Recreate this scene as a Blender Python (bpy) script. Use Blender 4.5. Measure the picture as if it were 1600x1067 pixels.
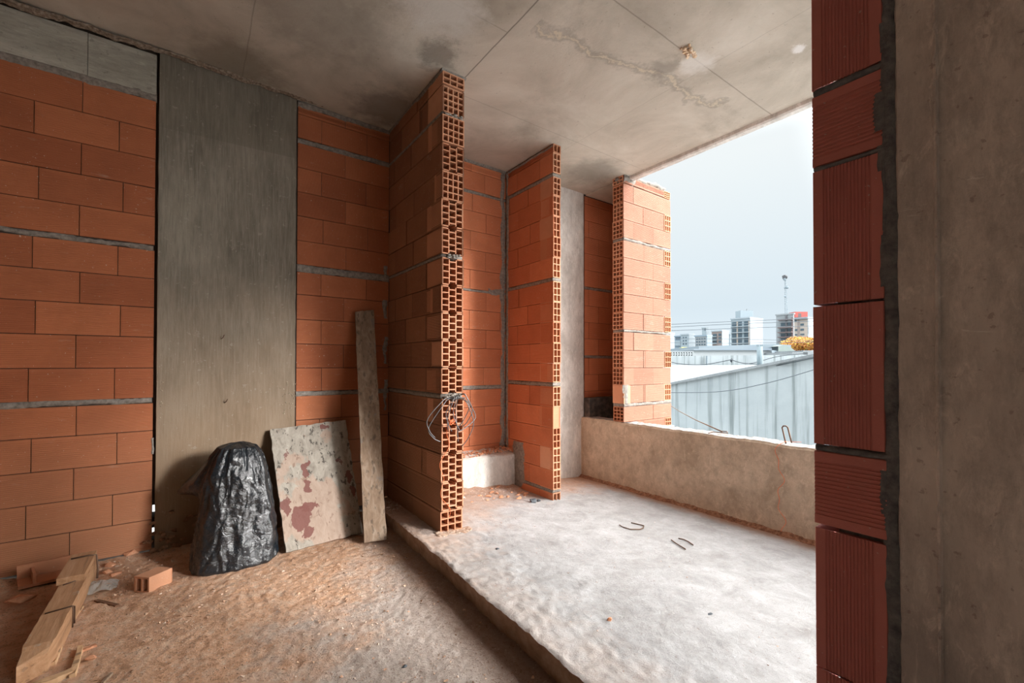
import bpy, bmesh, math, random
from mathutils import Vector, Matrix, noise
random.seed(11)
for o in list(bpy.data.objects): bpy.data.objects.remove(o)
SC = bpy.context.scene
COL = SC.collection
# ---------------------------------------------------------------- camera
EYE = 1.18
FPX, YAW, PITCH, ROLL, CY = 683.4, .9424, .01116, .001345, 560.9
_F = Vector((math.cos(YAW), math.sin(YAW), 0)); _R = Vector((math.sin(YAW), -math.cos(YAW), 0)); _U = Vector((0, 0, 1))
_F2 = _F*math.cos(PITCH) + _U*math.sin(PITCH); _U2 = -_F*math.sin(PITCH) + _U*math.cos(PITCH)
_R3 = _R*math.cos(ROLL) + _U2*math.sin(ROLL); _U3 = -_R*math.sin(ROLL) + _U2*math.cos(ROLL)
cam = bpy.data.objects.new('camera', bpy.data.cameras.new('camera')); COL.objects.link(cam)
cam.matrix_world = Matrix(((_R3.x, _U3.x, -_F2.x, 0), (_R3.y, _U3.y, -_F2.y, 0), (_R3.z, _U3.z, -_F2.z, EYE), (0, 0, 0, 1)))
cam.data.sensor_width = 36; cam.data.lens = FPX/1600*36
cam.data.shift_y = (CY-533.5)/1600; cam.data.clip_start = .02; cam.data.clip_end = 2000
SC.camera = cam
SC.view_settings.view_transform = 'Standard'; SC.view_settings.look = 'None'
SC.view_settings.exposure = 0.42; SC.view_settings.gamma = 1; SC.view_settings.use_curve_mapping = False
# ---------------------------------------------------------------- sky: overcast, brighter overhead and towards the veiled sun
W = bpy.data.worlds.new('sky'); SC.world = W; W.use_nodes = True
nt = W.node_tree; nt.nodes.clear()
def wn(t, **k):
    n = nt.nodes.new(t)
    for a, b in k.items(): setattr(n, a, b)
    return n
tc = wn('ShaderNodeTexCoord'); sep = wn('ShaderNodeSeparateXYZ'); nt.links.new(tc.outputs['Generated'], sep.inputs[0])
rmp = wn('ShaderNodeValToRGB'); nt.links.new(sep.outputs['Z'], rmp.inputs[0])
e = rmp.color_ramp.elements
e[0].position = 0.0; e[0].color = (.60, .69, .745, 1)
e[1].position = .40; e[1].color = (.66, .70, .71, 1)
q = rmp.color_ramp.elements.new(.12); q.color = (.535, .62, .675, 1)
st = wn('ShaderNodeMapRange', interpolation_type='SMOOTHSTEP'); nt.links.new(sep.outputs['Z'], st.inputs['Value'])
st.inputs['From Min'].default_value = .41; st.inputs['From Max'].default_value = .65
st.inputs['To Min'].default_value = 1.0; st.inputs['To Max'].default_value = 6.5
SUN_AZ = Vector((.50, -.86, 0)).normalized()
SUN_EL = math.radians(16)
sd = Vector((SUN_AZ.x*math.cos(SUN_EL), SUN_AZ.y*math.cos(SUN_EL), math.sin(SUN_EL)))
dot = wn('ShaderNodeVectorMath', operation='DOT_PRODUCT'); nt.links.new(tc.outputs['Generated'], dot.inputs[0]); dot.inputs[1].default_value = Vector((math.cos(math.radians(-38))*.92, math.sin(math.radians(-38))*.92, .39))
gl = wn('ShaderNodeMapRange', interpolation_type='SMOOTHSTEP'); nt.links.new(dot.outputs['Value'], gl.inputs['Value'])
gl.inputs['From Min'].default_value = .58; gl.inputs['From Max'].default_value = 1.0
gl.inputs['To Min'].default_value = 0.0; gl.inputs['To Max'].default_value = 10.5
ad = wn('ShaderNodeMath', operation='ADD'); nt.links.new(st.outputs[0], ad.inputs[0]); nt.links.new(gl.outputs[0], ad.inputs[1])
bg = wn('ShaderNodeBackground'); gm = wn('ShaderNodeMix', data_type='RGBA'); nt.links.new(rmp.outputs[0], gm.inputs[6]); gm.inputs[7].default_value = (.60, .585, .56, 1)
gf = wn('ShaderNodeMath', operation='MULTIPLY', use_clamp=True); nt.links.new(gl.outputs[0], gf.inputs[0]); gf.inputs[1].default_value = .4; nt.links.new(gf.outputs[0], gm.inputs[0])
nt.links.new(gm.outputs[2], bg.inputs[0]); nt.links.new(ad.outputs[0], bg.inputs[1])
wo = wn('ShaderNodeOutputWorld'); nt.links.new(bg.outputs[0], wo.inputs[0])
sl = bpy.data.lights.new('sun', 'SUN'); sl.energy = 3.0; sl.angle = math.radians(10); sl.color = (1, .97, .94)
so = bpy.data.objects.new('sun', sl); COL.objects.link(so); so.rotation_euler = sd.to_track_quat('Z', 'Y').to_euler()

# ---------------------------------------------------------------- pixel -> point on a real plane of the place
def ray(x, y):
    a = (x-800)/FPX; b = (y-CY)/FPX
    return _R3*a - _U3*b + _F2
def at(ax, val, x, y):
    r = ray(x, y)
    v = val - (EYE if ax == 2 else 0)
    p = r*(v/r[ax]); p.z += EYE
    return p
def far(x, y, depth):
    p = ray(x, y)*depth; p.z += EYE
    return p
# ---------------------------------------------------------------- mesh builder
class MB:
    def __init__(s): s.v = []; s.f = []; s.t = []
    def add(s, vs, fs, tone=.5):
        n = len(s.v); s.v += [tuple(p) for p in vs]
        for f in fs: s.f.append([i+n for i in f]); s.t.append(tone)
    def quad(s, a, b, c, d, tone=.5): s.add([a, b, c, d], [(0, 1, 2, 3)], tone)
    def box(s, p0, p1, tone=.5):
        x0, y0, z0 = p0; x1, y1, z1 = p1
        s.obox(Vector((x0, y0, z0)), Vector((x1-x0, 0, 0)), Vector((0, y1-y0, 0)), Vector((0, 0, z1-z0)), tone)
    def obox(s, o, a, b, c, tone=.5):
        vs = [o, o+a, o+a+b, o+b, o+c, o+a+c, o+a+b+c, o+b+c]
        fs = [(0, 3, 2, 1), (4, 5, 6, 7), (0, 1, 5, 4), (1, 2, 6, 5), (2, 3, 7, 6), (3, 0, 4, 7)]
        if a.cross(b).dot(c) < 0: fs = [tuple(reversed(f)) for f in fs]
        s.add(vs, fs, tone)
    def tube(s, pts, r, n=6, tone=.5):
        pts = [Vector(p) for p in pts]; rings = []
        prev = None
        for i, p in enumerate(pts):
            d = (pts[min(i+1, len(pts)-1)] - pts[max(i-1, 0)]).normalized()
            if prev is None: u = d.orthogonal().normalized()
            else: u = (prev - d*prev.dot(d)).normalized()
            prev = u; w = d.cross(u)
            rr = r[i] if isinstance(r, (list, tuple)) else r
            rings.append([p + (u*math.cos(2*math.pi*k/n) + w*math.sin(2*math.pi*k/n))*rr for k in range(n)])
        vs = [q for rg in rings for q in rg]; fs = []
        for i in range(len(rings)-1):
            for k in range(n):
                fs.append((i*n+k, i*n+(k+1) % n, (i+1)*n+(k+1) % n, (i+1)*n+k))
        fs.append(tuple(reversed(range(n)))); fs.append(tuple((len(rings)-1)*n+k for k in range(n)))
        s.add(vs, fs, tone)
    def build(s, name, mat, parent=None, smooth=False, label=None, cat=None, kind=None, group=None):
        me = bpy.data.meshes.new(name); me.from_pydata(s.v, [], s.f); me.update()
        at_ = me.attributes.new('tone', 'FLOAT', 'FACE')
        at_.data.foreach_set('value', s.t)
        if mat: me.materials.append(mat)
        if smooth: me.polygons.foreach_set('use_smooth', [True]*len(me.polygons))
        o = bpy.data.objects.new(name, me); COL.objects.link(o)
        if parent: o.parent = parent
        return tag(o, label, cat, kind, group)
def tag(o, label=None, cat=None, kind=None, group=None):
    if label: o['label'] = label
    if cat: o['category'] = cat
    if kind: o['kind'] = kind
    if group: o['group'] = group
    return o
def empty(name, loc, label=None, cat=None, group=None, kind=None):
    o = bpy.data.objects.new(name, None); COL.objects.link(o); o.location = loc; o.empty_display_size = .05
    bpy.context.view_layer.update()
    return tag(o, label, cat, kind, group)
def part(mb, name, mat, root, smooth=False, label=None, kind=None):
    """mesh built in world coordinates, parented to a root standing at its own base"""
    o = mb.build(name, mat, None, smooth, label, None, kind)
    o.parent = root
    L = root.location if root.type == 'EMPTY' else Vector((0, 0, 0))
    if L.length > 0:
        for v in o.data.vertices: v.co -= L
    return o
def nz(x, y, z=0.0, s=1.0): return noise.noise(Vector((x*s, y*s, z*s)))
# ---------------------------------------------------------------- materials
def mat(name, col=(.5, .5, .5), rough=.85):
    m = bpy.data.materials.new(name); m.use_nodes = True
    b = m.node_tree.nodes['Principled BSDF']; b.inputs['Base Color'].default_value = (*col, 1); b.inputs['Roughness'].default_value = rough
    return m
class NB:
    def __init__(s, m): s.m = m; s.t = m.node_tree; s.b = s.t.nodes['Principled BSDF']; s.c = s.t.nodes.new('ShaderNodeTexCoord').outputs['Object']
    def n(s, t, **k):
        q = s.t.nodes.new(t)
        for a, b in k.items(): setattr(q, a, b)
        return q
    def lk(s, a, b): s.t.links.new(a, b)
    def mapped(s, sc=(1, 1, 1), loc=(0, 0, 0)):
        q = s.n('ShaderNodeMapping'); q.inputs['Scale'].default_value = sc; q.inputs['Location'].default_value = loc; s.lk(s.c, q.inputs[0]); return q.outputs[0]
    def noise(s, scale, detail=6, rough=.6, vec=None, dist=0):
        q = s.n('ShaderNodeTexNoise'); q.inputs['Scale'].default_value = scale; q.inputs['Detail'].default_value = detail; q.inputs['Roughness'].default_value = rough
        q.inputs['Distortion'].default_value = dist; s.lk(vec or s.c, q.inputs['Vector']); return q.outputs['Fac']
    def ramp(s, fac, stops):
        q = s.n('ShaderNodeValToRGB'); s.lk(fac, q.inputs[0]); el = q.color_ramp.elements
        while len(el) < len(stops): el.new(.5)
        for k, (p, c) in enumerate(stops):
            el[k].position = p; el[k].color = (c, c, c, 1) if isinstance(c, (int, float)) else (*c, 1)
        return q.outputs[0]
    def mix(s, fac, a, b, mode='MIX'):
        q = s.n('ShaderNodeMix', data_type='RGBA', blend_type=mode)
        for sock, v in ((q.inputs[0], fac), (q.inputs[6], a), (q.inputs[7], b)):
            if hasattr(v, 'is_linked') or hasattr(v, 'links'): s.lk(v, sock)
            elif isinstance(v, tuple): sock.default_value = (*v, 1)
            else: sock.default_value = v
        return q.outputs[2]
    def math(s, op, a, b=0.0, clamp=False):
        q = s.n('ShaderNodeMath', operation=op, use_clamp=clamp)
        for sock, v in ((q.inputs[0], a), (q.inputs[1], b)):
            if isinstance(v, (int, float)): sock.default_value = v
            else: s.lk(v, sock)
        return q.outputs[0]
    def bump(s, h, strength=.3, dist=.01, prev=None):
        q = s.n('ShaderNodeBump'); q.inputs['Strength'].default_value = strength; q.inputs['Distance'].default_value = dist; s.lk(h, q.inputs['Height'])
        if prev: s.lk(prev, q.inputs['Normal'])
        return q.outputs[0]
    def out(s, col, nrm=None, rough=None):
        s.lk(col, s.b.inputs['Base Color'])
        if nrm: s.lk(nrm, s.b.inputs['Normal'])
        if rough is not None:
            if isinstance(rough, (int, float)): s.b.inputs['Roughness'].default_value = rough
            else: s.lk(rough, s.b.inputs['Roughness'])
        return s.m
def terracotta(name, lo, hi, smear=.35, rough=.8, dusty=.0):
    N = NB(mat(name)); a = N.n('ShaderNodeAttribute', attribute_name='tone').outputs['Fac']
    c = N.ramp(a, [(0, lo), (1, hi)])
    n1 = N.noise(5, 5, .6); c = N.mix(N.ramp(n1, [(.42, 0), (.75, .35)]), c, tuple(x*.62 for x in lo))
    n2 = N.noise(1, 5, .7, N.mapped((6, 6, 22))); c = N.mix(N.ramp(n2, [(.62, 0), (.72, smear)]), c, (.50, .43, .36))
    n3 = N.noise(90, 2, .5); c = N.mix(N.ramp(n3, [(.70, 0), (.74, .6)]), c, (.60, .50, .42))
    if dusty:
        sp = N.n('ShaderNodeSeparateXYZ'); N.lk(N.c, sp.inputs[0])
        d = N.math('MULTIPLY', N.ramp(sp.outputs['Z'], [(0.0, 1), (1.0, 0)]), dusty); c = N.mix(d, c, (.46, .25, .14))
    return N.out(c, N.bump(N.noise(160, 3), .25, .003), rough)
def concrete(name, c0, c1, scale=2.0, streak=(1, 1, 1), bumpd=.004, spots=.4, spotc=(.08, .07, .06), rough=.88, wash=None):
    N = NB(mat(name)); v = N.mapped(streak)
    c = N.ramp(N.noise(scale, 9, .62, v, .4), [(.3, c0), (.68, c1)])
    c = N.mix(N.ramp(N.noise(scale*3.1, 8, .7, v), [(.55, 0), (.75, .45)]), c, tuple(x*.62 for x in c0))
    c = N.mix(N.ramp(N.noise(scale*1.3, 10, .75), [(.62, 0), (.78, .5)]), c, tuple(min(1, x*1.45) for x in c1))
    c = N.mix(N.ramp(N.noise(12, 12, .82, v), [(.46, 0), (.64, .5)]), c, tuple(x*.6 for x in c0))
    c = N.mix(N.ramp(N.noise(21, 12, .8, v, .8), [(.53, 0), (.66, .5)]), c, tuple(min(1, x*1.3) for x in c1))
    c = N.mix(N.ramp(N.noise(38, 4, .6), [(.64, 0), (.68, spots)]), c, spotc)
    c = N.mix(N.ramp(N.noise(4.5, 6, .65, N.mapped((1, 1, 3), (9, 1, 2)), 2.5), [(.66, 0), (.70, .35)]), c, tuple(min(1, x*1.5) for x in c1))
    if wash: c = N.mix(N.ramp(N.noise(.9, 5, .6), [(.45, 0), (.7, .55)]), c, wash)
    h = N.noise(60, 6, .65)
    return N.out(c, N.bump(N.noise(9, 6, .6), .25, bumpd*3, N.bump(h, .5, bumpd)), rough)
def mottled(name, cols, scale=30, bd=.004, rough=.9, stretch=(1, 1, 1)):
    N = NB(mat(name)); v = N.mapped(stretch)
    k = len(cols); c = N.ramp(N.noise(scale, 6, .65, v), [(.3+.4*i/(k-1), cc) for i, cc in enumerate(cols)])
    return N.out(c, N.bump(N.noise(scale*2.2, 5, .65, v), .6, bd), rough)
# terracotta families
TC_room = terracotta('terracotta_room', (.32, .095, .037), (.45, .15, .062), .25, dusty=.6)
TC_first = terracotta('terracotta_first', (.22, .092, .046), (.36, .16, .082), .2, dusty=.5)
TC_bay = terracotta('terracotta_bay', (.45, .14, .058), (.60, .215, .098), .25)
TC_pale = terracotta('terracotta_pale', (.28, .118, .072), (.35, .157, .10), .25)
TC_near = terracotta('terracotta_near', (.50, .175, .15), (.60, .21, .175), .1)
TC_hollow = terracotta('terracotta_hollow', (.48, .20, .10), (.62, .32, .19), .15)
M_mortar = mottled('mortar_grey', [(.13, .115, .10), (.23, .205, .18), (.32, .29, .255)], 45, .006)
M_mortar_dark = mottled('mortar_dark', [(.07, .072, .078), (.14, .14, .145), (.21, .205, .20)], 40, .005)
M_joint = mat('joint_dark', (.055, .04, .032), .95)
def column_mat():
    N = NB(mat('concrete_column')); sp = N.n('ShaderNodeSeparateXYZ'); N.lk(N.c, sp.inputs[0]); Z = sp.outputs['Z']
    c = N.ramp(N.noise(2.0, 9, .65, N.mapped((1.6, 1.6, .6))), [(.3, (.10, .088, .068)), (.52, (.20, .178, .142)), (.72, (.30, .27, .22))])
    c = N.mix(N.ramp(N.noise(20, 6, .7, N.mapped((3.5, 3.5, .22))), [(.45, 0), (.70, .55)]), c, (.34, .31, .26))
    c = N.mix(N.ramp(N.noise(24, 6, .7, N.mapped((3.5, 3.5, .25), (4, 4, 4))), [(.52, 0), (.72, .5)]), c, (.085, .075, .06))
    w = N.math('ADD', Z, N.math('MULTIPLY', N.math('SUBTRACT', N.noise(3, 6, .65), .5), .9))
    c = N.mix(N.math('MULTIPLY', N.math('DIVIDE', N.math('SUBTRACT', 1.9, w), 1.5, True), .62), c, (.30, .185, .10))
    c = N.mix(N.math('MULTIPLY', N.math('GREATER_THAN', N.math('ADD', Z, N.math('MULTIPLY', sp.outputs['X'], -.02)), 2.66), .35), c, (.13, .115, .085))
    c = N.mix(N.ramp(N.noise(34, 4, .6), [(.64, 0), (.69, .3)]), c, (.42, .39, .34))
    return N.out(c, N.bump(N.noise(22, 6, .7, N.mapped((3, 3, .3))), .4, .004, N.bump(N.noise(90, 4), .4, .002)), .9)
M_conc_col = column_mat()
M_conc_beam = concrete('concrete_beam', (.29, .275, .23), (.46, .44, .38), 3, (.5, .5, 2.5), .003, .3)
M_conc_near = concrete('concrete_near', (.42, .38, .35), (.76, .69, .63), 3.5, (1, 1.2, .45), .004, .35, (.14, .04, .03))
M_conc_bay = concrete('concrete_bay', (.52, .50, .465), (.82, .80, .76), 4.2, (1.3, 1.3, .6), .004, .3, (.25, .2, .16))
M_parapet = concrete('concrete_parapet', (.37, .30, .22), (.60, .51, .395), 4.5, (1, 1, .8), .004, .35, (.60, .48, .38))
M_parapet_top = mottled('parapet_top', [(.20, .185, .17), (.33, .315, .30), (.45, .44, .43)], 60, .01)
# ceiling
def ceiling_mat():
    N = NB(mat('concrete_ceiling')); v = N.c
    c = N.ramp(N.noise(1.7, 10, .62, None, .5), [(.28, (.34, .305, .25)), (.55, (.52, .475, .405)), (.74, (.63, .59, .52))])
    c = N.mix(N.ramp(N.noise(1.1, 8, .7, N.mapped((1, 1, 1), (3, 7, 0))), [(.58, 0), (.76, .5)]), c, (.18, .155, .12))
    c = N.mix(N.ramp(N.noise(5.5, 8, .75), [(.6, 0), (.8, .4)]), c, (.62, .60, .56))
    c = N.mix(N.ramp(N.noise(45, 3, .6), [(.68, 0), (.72, .45)]), c, (.2, .17, .14))
    sp = N.n('ShaderNodeSeparateXYZ'); N.lk(N.c, sp.inputs[0]); X, Y = sp.outputs['X'], sp.outputs['Y']
    def line(S, p, w, k, colr, lim=None):
        nonlocal c
        d = N.math('ABSOLUTE', N.math('SUBTRACT', N.math('ADD', S, N.math('MULTIPLY', N.noise(6, 2), .01)), p+.005))
        f = N.math('MULTIPLY', N.math('SUBTRACT', 1.0, N.math('DIVIDE', d, w), True), k)
        if lim:
            T, a = lim; f = N.math('MULTIPLY', f, N.math('GREATER_THAN' if a > 0 else 'LESS_THAN', T, abs(a)))
        c = N.mix(f, c, colr)
    line(X, 1.455, .006, .9, (.10, .085, .07)); line(Y, 1.535, .006, .7, (.16, .14, .11), (X, 1.45)); line(Y, 2.72, .005, .5, (.2, .18, .15), (X, 1.45))
    line(X, .25, .005, .5, (.14, .12, .1)); line(Y, 2.05, .005, .5, (.14, .12, .1), (X, -1.45)); line(X, 2.67, .004, .35, (.2, .18, .15))
    # old wet crack with lime, runs diagonally across the bay
    wob = N.math('MULTIPLY', N.math('SUBTRACT', N.noise(3.2, 5, .65), .5), .42)
    t = N.math('SUBTRACT', N.math('ADD', N.math('MULTIPLY', X, .14), N.math('ADD', Y, wob)), 2.14)
    d = N.math('ABSOLUTE', t)
    rng = N.math('MULTIPLY', N.math('GREATER_THAN', X, 1.55), N.math('LESS_THAN', X, 3.15))
    c = N.mix(N.math('MULTIPLY', N.math('MULTIPLY', N.ramp(N.math('ADD', d, N.math('MULTIPLY', N.math('SUBTRACT', N.noise(22, 4, .7), .5), .035)), [(.02, 1), (.05, 0)]), rng), .42), c, (.21, .19, .165))
    c = N.mix(N.math('MULTIPLY', N.math('MULTIPLY', N.ramp(N.math('ADD', d, N.math('MULTIPLY', N.math('SUBTRACT', N.noise(16, 5, .75), .45), .05)), [(.003, 1), (.018, 0)]), rng), .65), c, (.66, .58, .43))
    def blob(cx, cy, r, k, colr, warp=.1):
        nonlocal c
        dx = N.math('ADD', N.math('SUBTRACT', X, cx), N.math('MULTIPLY', N.math('SUBTRACT', N.noise(7, 5, .7), .5), warp*2))
        dy = N.math('ADD', N.math('SUBTRACT', Y, cy), N.math('MULTIPLY', N.math('SUBTRACT', N.noise(9, 5, .7), .5), warp*2))
        rr = N.math('SQRT', N.math('ADD', N.math('MULTIPLY', dx, dx), N.math('MULTIPLY', dy, dy)))
        f = N.ramp(N.math('DIVIDE', rr, r), [(.45, k), (1, 0)]); c = N.mix(f, c, colr)
    blob(2.58, 1.55, .13, .7, (.72, .70, .66)); blob(1.05, 2.1, .3, .75, (.62, .60, .56), .2); blob(1.22, 2.45, .17, .55, (.11, .095, .08), .16)
    blob(.55, 2.6, .45, .35, (.12, .10, .08), .25); blob(3.2, 3.05, .35, .5, (.16, .15, .13), .2); blob(1.2, 3.2, .35, .6, (.08, .07, .06), .2)
    blob(2.95, 1.12, .05, .8, (.75, .75, .74), .08)
    blob(.2, 3.35, .35, .5, (.13, .11, .08), .2); blob(2.45, 1.7, .12, .5, (.22, .20, .17), .15)
    return N.out(c, N.bump(N.noise(4, 6, .6), .2, .02, N.bump(N.noise(70, 6, .6), .4, .002)), .9)
M_ceil = ceiling_mat()
def dust_floor_mat():
    N = NB(mat('floor_dust'))
    sp = N.n('ShaderNodeSeparateXYZ'); N.lk(N.c, sp.inputs[0])
    c = N.ramp(N.noise(16, 8, .7), [(.3, (.60, .31, .17)), (.48, (.86, .52, .33)), (.68, (.92, .68, .51))])
    g = N.math('ADD', N.math('MULTIPLY', N.math('SUBTRACT', sp.outputs['X'], .25), .9), N.math('MULTIPLY', N.math('SUBTRACT', 2.35, sp.outputs['Y']), .75))
    g = N.math('ADD', g, N.math('MULTIPLY', N.math('SUBTRACT', N.noise(2.6, 8, .7), .5), 2.6))
    c = N.mix(N.ramp(g, [(.1, 0), (.75, .85)]), c, N.ramp(N.noise(30, 8, .7), [(.3, (.50, .42, .37)), (.7, (.80, .75, .71))]))
    o = N.math('MULTIPLY', N.ramp(sp.outputs['X'], [(.86, 0), (1.0, 1)]), N.ramp(N.noise(8, 5, .7), [(.2, .45), (.8, .75)]))
    c = N.mix(o, c, (.26, .12, .06))  # shadow beside the step, painted into the floor colour as a dark strip
    c = N.mix(N.ramp(N.noise(110, 3, .6), [(.60, 0), (.66, .7)]), c, (.22, .10, .055))
    c = N.mix(N.ramp(N.noise(75, 4, .6), [(.62, 0), (.68, .5)]), c, (.85, .80, .74))
    return N.out(c, N.bump(N.noise(55, 8, .8), 1.0, .016, N.bump(N.noise(190, 4, .7), .8, .004)), .95)
M_floor = dust_floor_mat()
def slab_mat():
    N = NB(mat('slab_dust'))
    sp = N.n('ShaderNodeSeparateXYZ'); N.lk(N.c, sp.inputs[0]); X, Y = sp.outputs['X'], sp.outputs['Y']
    c = N.ramp(N.noise(5, 10, .72, None, .6), [(.28, (.28, .28, .285)), (.5, (.40, .405, .415)), (.72, (.50, .51, .525))])
    c = N.mix(N.ramp(N.noise(2.2, 8, .7, N.mapped((1, 1.6, 1))), [(.50, 0), (.66, .6)]), c, (.26, .255, .25))
    def fld(v, a, b): return N.ramp(v, [(a, 0), (b, 1)])
    near_p = N.math('ADD', N.math('MULTIPLY', N.math('SUBTRACT', 1.62, X), .55), N.math('MULTIPLY', N.math('SUBTRACT', Y, 2.35), .55))
    near_p = N.math('ADD', near_p, N.math('MULTIPLY', N.math('SUBTRACT', N.noise(4.5, 8, .75), .5), 1.1))
    edg = N.math('MULTIPLY', N.math('SUBTRACT', N.math('ADD', 1.42, N.math('MULTIPLY', N.math('SUBTRACT', N.noise(7, 8, .75), .5), .9)), X), 2.6, True)
    c = N.mix(N.math('MULTIPLY', edg, .55), c, N.ramp(N.noise(34, 6, .7), [(.3, (.34, .22, .155)), (.7, (.55, .45, .38))]))
    c = N.mix(N.math('MULTIPLY', fld(near_p, .0, .42), .75), c, N.ramp(N.noise(28, 6, .7), [(.3, (.42, .25, .16)), (.7, (.60, .44, .35))]))
    bay = N.math('MULTIPLY', fld(N.math('ADD', Y, N.math('MULTIPLY', N.math('SUBTRACT', N.noise(6, 6, .7), .5), .7)), .0, 1.0), 1.0)
    bay = N.ramp(N.math('MULTIPLY', N.math('SUBTRACT', N.math('ADD', Y, N.math('MULTIPLY', N.math('SUBTRACT', N.noise(6, 6, .7), .5), .9)), 2.85), 2.0, True), [(0, 0), (1, .85)])
    c = N.mix(bay, c, N.ramp(N.noise(22, 6, .7), [(.3, (.40, .20, .11)), (.7, (.60, .40, .29))]))
    par = N.ramp(N.math('ADD', X, N.math('MULTIPLY', N.math('SUBTRACT', N.noise(7, 6, .7), .5), .3)), [(.0, 0), (1, 0)])
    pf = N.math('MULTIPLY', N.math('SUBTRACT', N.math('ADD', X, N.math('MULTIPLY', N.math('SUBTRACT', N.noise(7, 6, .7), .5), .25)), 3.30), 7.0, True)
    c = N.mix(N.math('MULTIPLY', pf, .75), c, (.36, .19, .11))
    c = N.mix(N.ramp(N.noise(16, 12, .82, N.mapped((1, 1, 1), (1, 8, 1)), .6), [(.50, 0), (.66, .5)]), c, (.27, .255, .245))
    c = N.mix(N.ramp(N.noise(30, 8, .8, N.mapped((1, .6, 1), (5, 1, 1)), 1.2), [(.57, 0), (.68, .55)]), c, (.62, .62, .62))
    c = N.mix(N.ramp(N.noise(60, 4, .65), [(.64, 0), (.69, .6)]), c, (.24, .19, .165))
    return N.out(c, N.bump(N.noise(26, 9, .78), .6, .014, N.bump(N.noise(110, 5, .75), .7, .004)), .92)
M_slab = slab_mat()
M_step = mottled('step_face', [(.24, .14, .085), (.36, .23, .15), (.46, .34, .25)], 14, .006)
M_rust = mat('rebar_rust', (.16, .10, .07), .6); M_rust.node_tree.nodes['Principled BSDF'].inputs['Metallic'].default_value = .5
M_wire = mat('wire_steel', (.17, .175, .18), .45); M_wire.node_tree.nodes['Principled BSDF'].inputs['Metallic'].default_value = .8
M_string = mat('string_orange', (.85, .22, .08), .7)
def wood(name, cols, along='Z', scale=1.0, patches=None, cracks=.5, blobs=None):
    N = NB(mat(name)); k = {'X': (.35, 5, 5), 'Y': (5, .35, 5), 'Z': (5, 5, .35)}[along]
    v = N.mapped(tuple(q*scale for q in k))
    c = N.ramp(N.noise(3.2, 8, .65, v, .8), [(.25+.5*i/(len(cols)-1), cc) for i, cc in enumerate(cols)])
    cr = N.noise(9, 4, .6, N.mapped(tuple(q*scale*.6*(.3 if q < 1 else 1) for q in k), (2, 3, 1)), 0)
    c = N.mix(N.ramp(cr, [(.585, 0), (.63, cracks)]), c, (.05, .042, .035))
    for (sc, lo, colr, kk, loc) in (patches or []):
        c = N.mix(N.ramp(N.noise(sc, 5, .6, N.mapped((1, 1, .8), loc)), [(lo, 0), (lo+.02, kk)]), c, colr)
    if blobs:
        sp = N.n('ShaderNodeSeparateXYZ'); N.lk(N.c, sp.inputs[0])
        for (cx, cz, rx, rz, colr, kk) in blobs:
            dx = N.math('DIVIDE', N.math('ADD', N.math('SUBTRACT', sp.outputs['X'], cx), N.math('MULTIPLY', N.math('SUBTRACT', N.noise(11, 4, .6), .5), .13)), rx)
            dz = N.math('DIVIDE', N.math('ADD', N.math('SUBTRACT', sp.outputs['Z'], cz), N.math('MULTIPLY', N.math('SUBTRACT', N.noise(9, 4, .6, N.mapped((1, 1, 1), (5, 5, 5))), .5), .16)), rz)
            f = N.ramp(N.math('ADD', N.math('MULTIPLY', dx, dx), N.math('MULTIPLY', dz, dz)), [(.85, kk), (1, 0)]); c = N.mix(f, c, colr)
    return N.out(c, N.bump(N.noise(6, 6, .6, v), .5, .006), .85)
M_board = wood('weathered_plywood', [(.20, .175, .145), (.33, .30, .255), (.44, .405, .35)], 'Z', 1.5,
               [(2.0, .55, (.42, .28, .21), .55, (4, 1, 2)), (7.6, .66, (.155, .055, .048), .8, (7.7, 2, 3.3))], .85,
               [(cx, cz, rx, rz, (.17, .065, .055), .92) for cx, cz, rx, rz in ((.10, .16, .055, .07), (.15, .21, .06, .025), (.02, .23, .03, .05), (.17, .34, .028, .05), (.16, .43, .02, .04), (.44, .36, .028, .055), (.45, .26, .025, .03), (.31, .68, .03, .02), (.13, .07, .05, .03))])
M_plank = wood('weathered_plank', [(.15, .095, .06), (.27, .19, .13), (.40, .32, .25)], 'Z', 1.6, [(6.0, .62, (.22, .20, .18), .7, (5, 5, 1))], .5)
M_lumber = wood('dusty_lumber', [(.30, .15, .07), (.46, .26, .14), (.56, .36, .23)], 'Y', 1.6, [(5, .6, (.40, .37, .31), .6, (1, 2, 3))], .35)
M_lumber2 = wood('dusty_batten', [(.46, .26, .13), (.62, .40, .23), (.72, .52, .34)], 'X', 1.2)
M_chip = mottled('terracotta_chip', [(.40, .16, .08), (.62, .30, .17), (.70, .42, .28)], 25, .004)
M_stone = mottled('dark_stone', [(.04, .05, .06), (.12, .14, .16)], 40, .004, .6)
# black plastic
N = NB(mat('black_plastic', (.006, .009, .012), .2))
N.b.inputs['Specular IOR Level'].default_value = .85
M_bag = N.out(N.ramp(N.noise(3, 4), [(.3, (.004, .006, .008)), (.7, (.012, .018, .024))]),
              N.bump(N.noise(16, 5, .6, None, 2.0), .45, .02, N.bump(N.noise(55, 3, .6, None, 1.5), .4, .006)), N.ramp(N.noise(5, 5), [(.35, .14), (.65, .30)]))
M_clear = mat('clear_plastic', (.7, .7, .68), .2); M_clear.node_tree.nodes['Principled BSDF'].inputs['Transmission Weight'].default_value = .6
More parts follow.
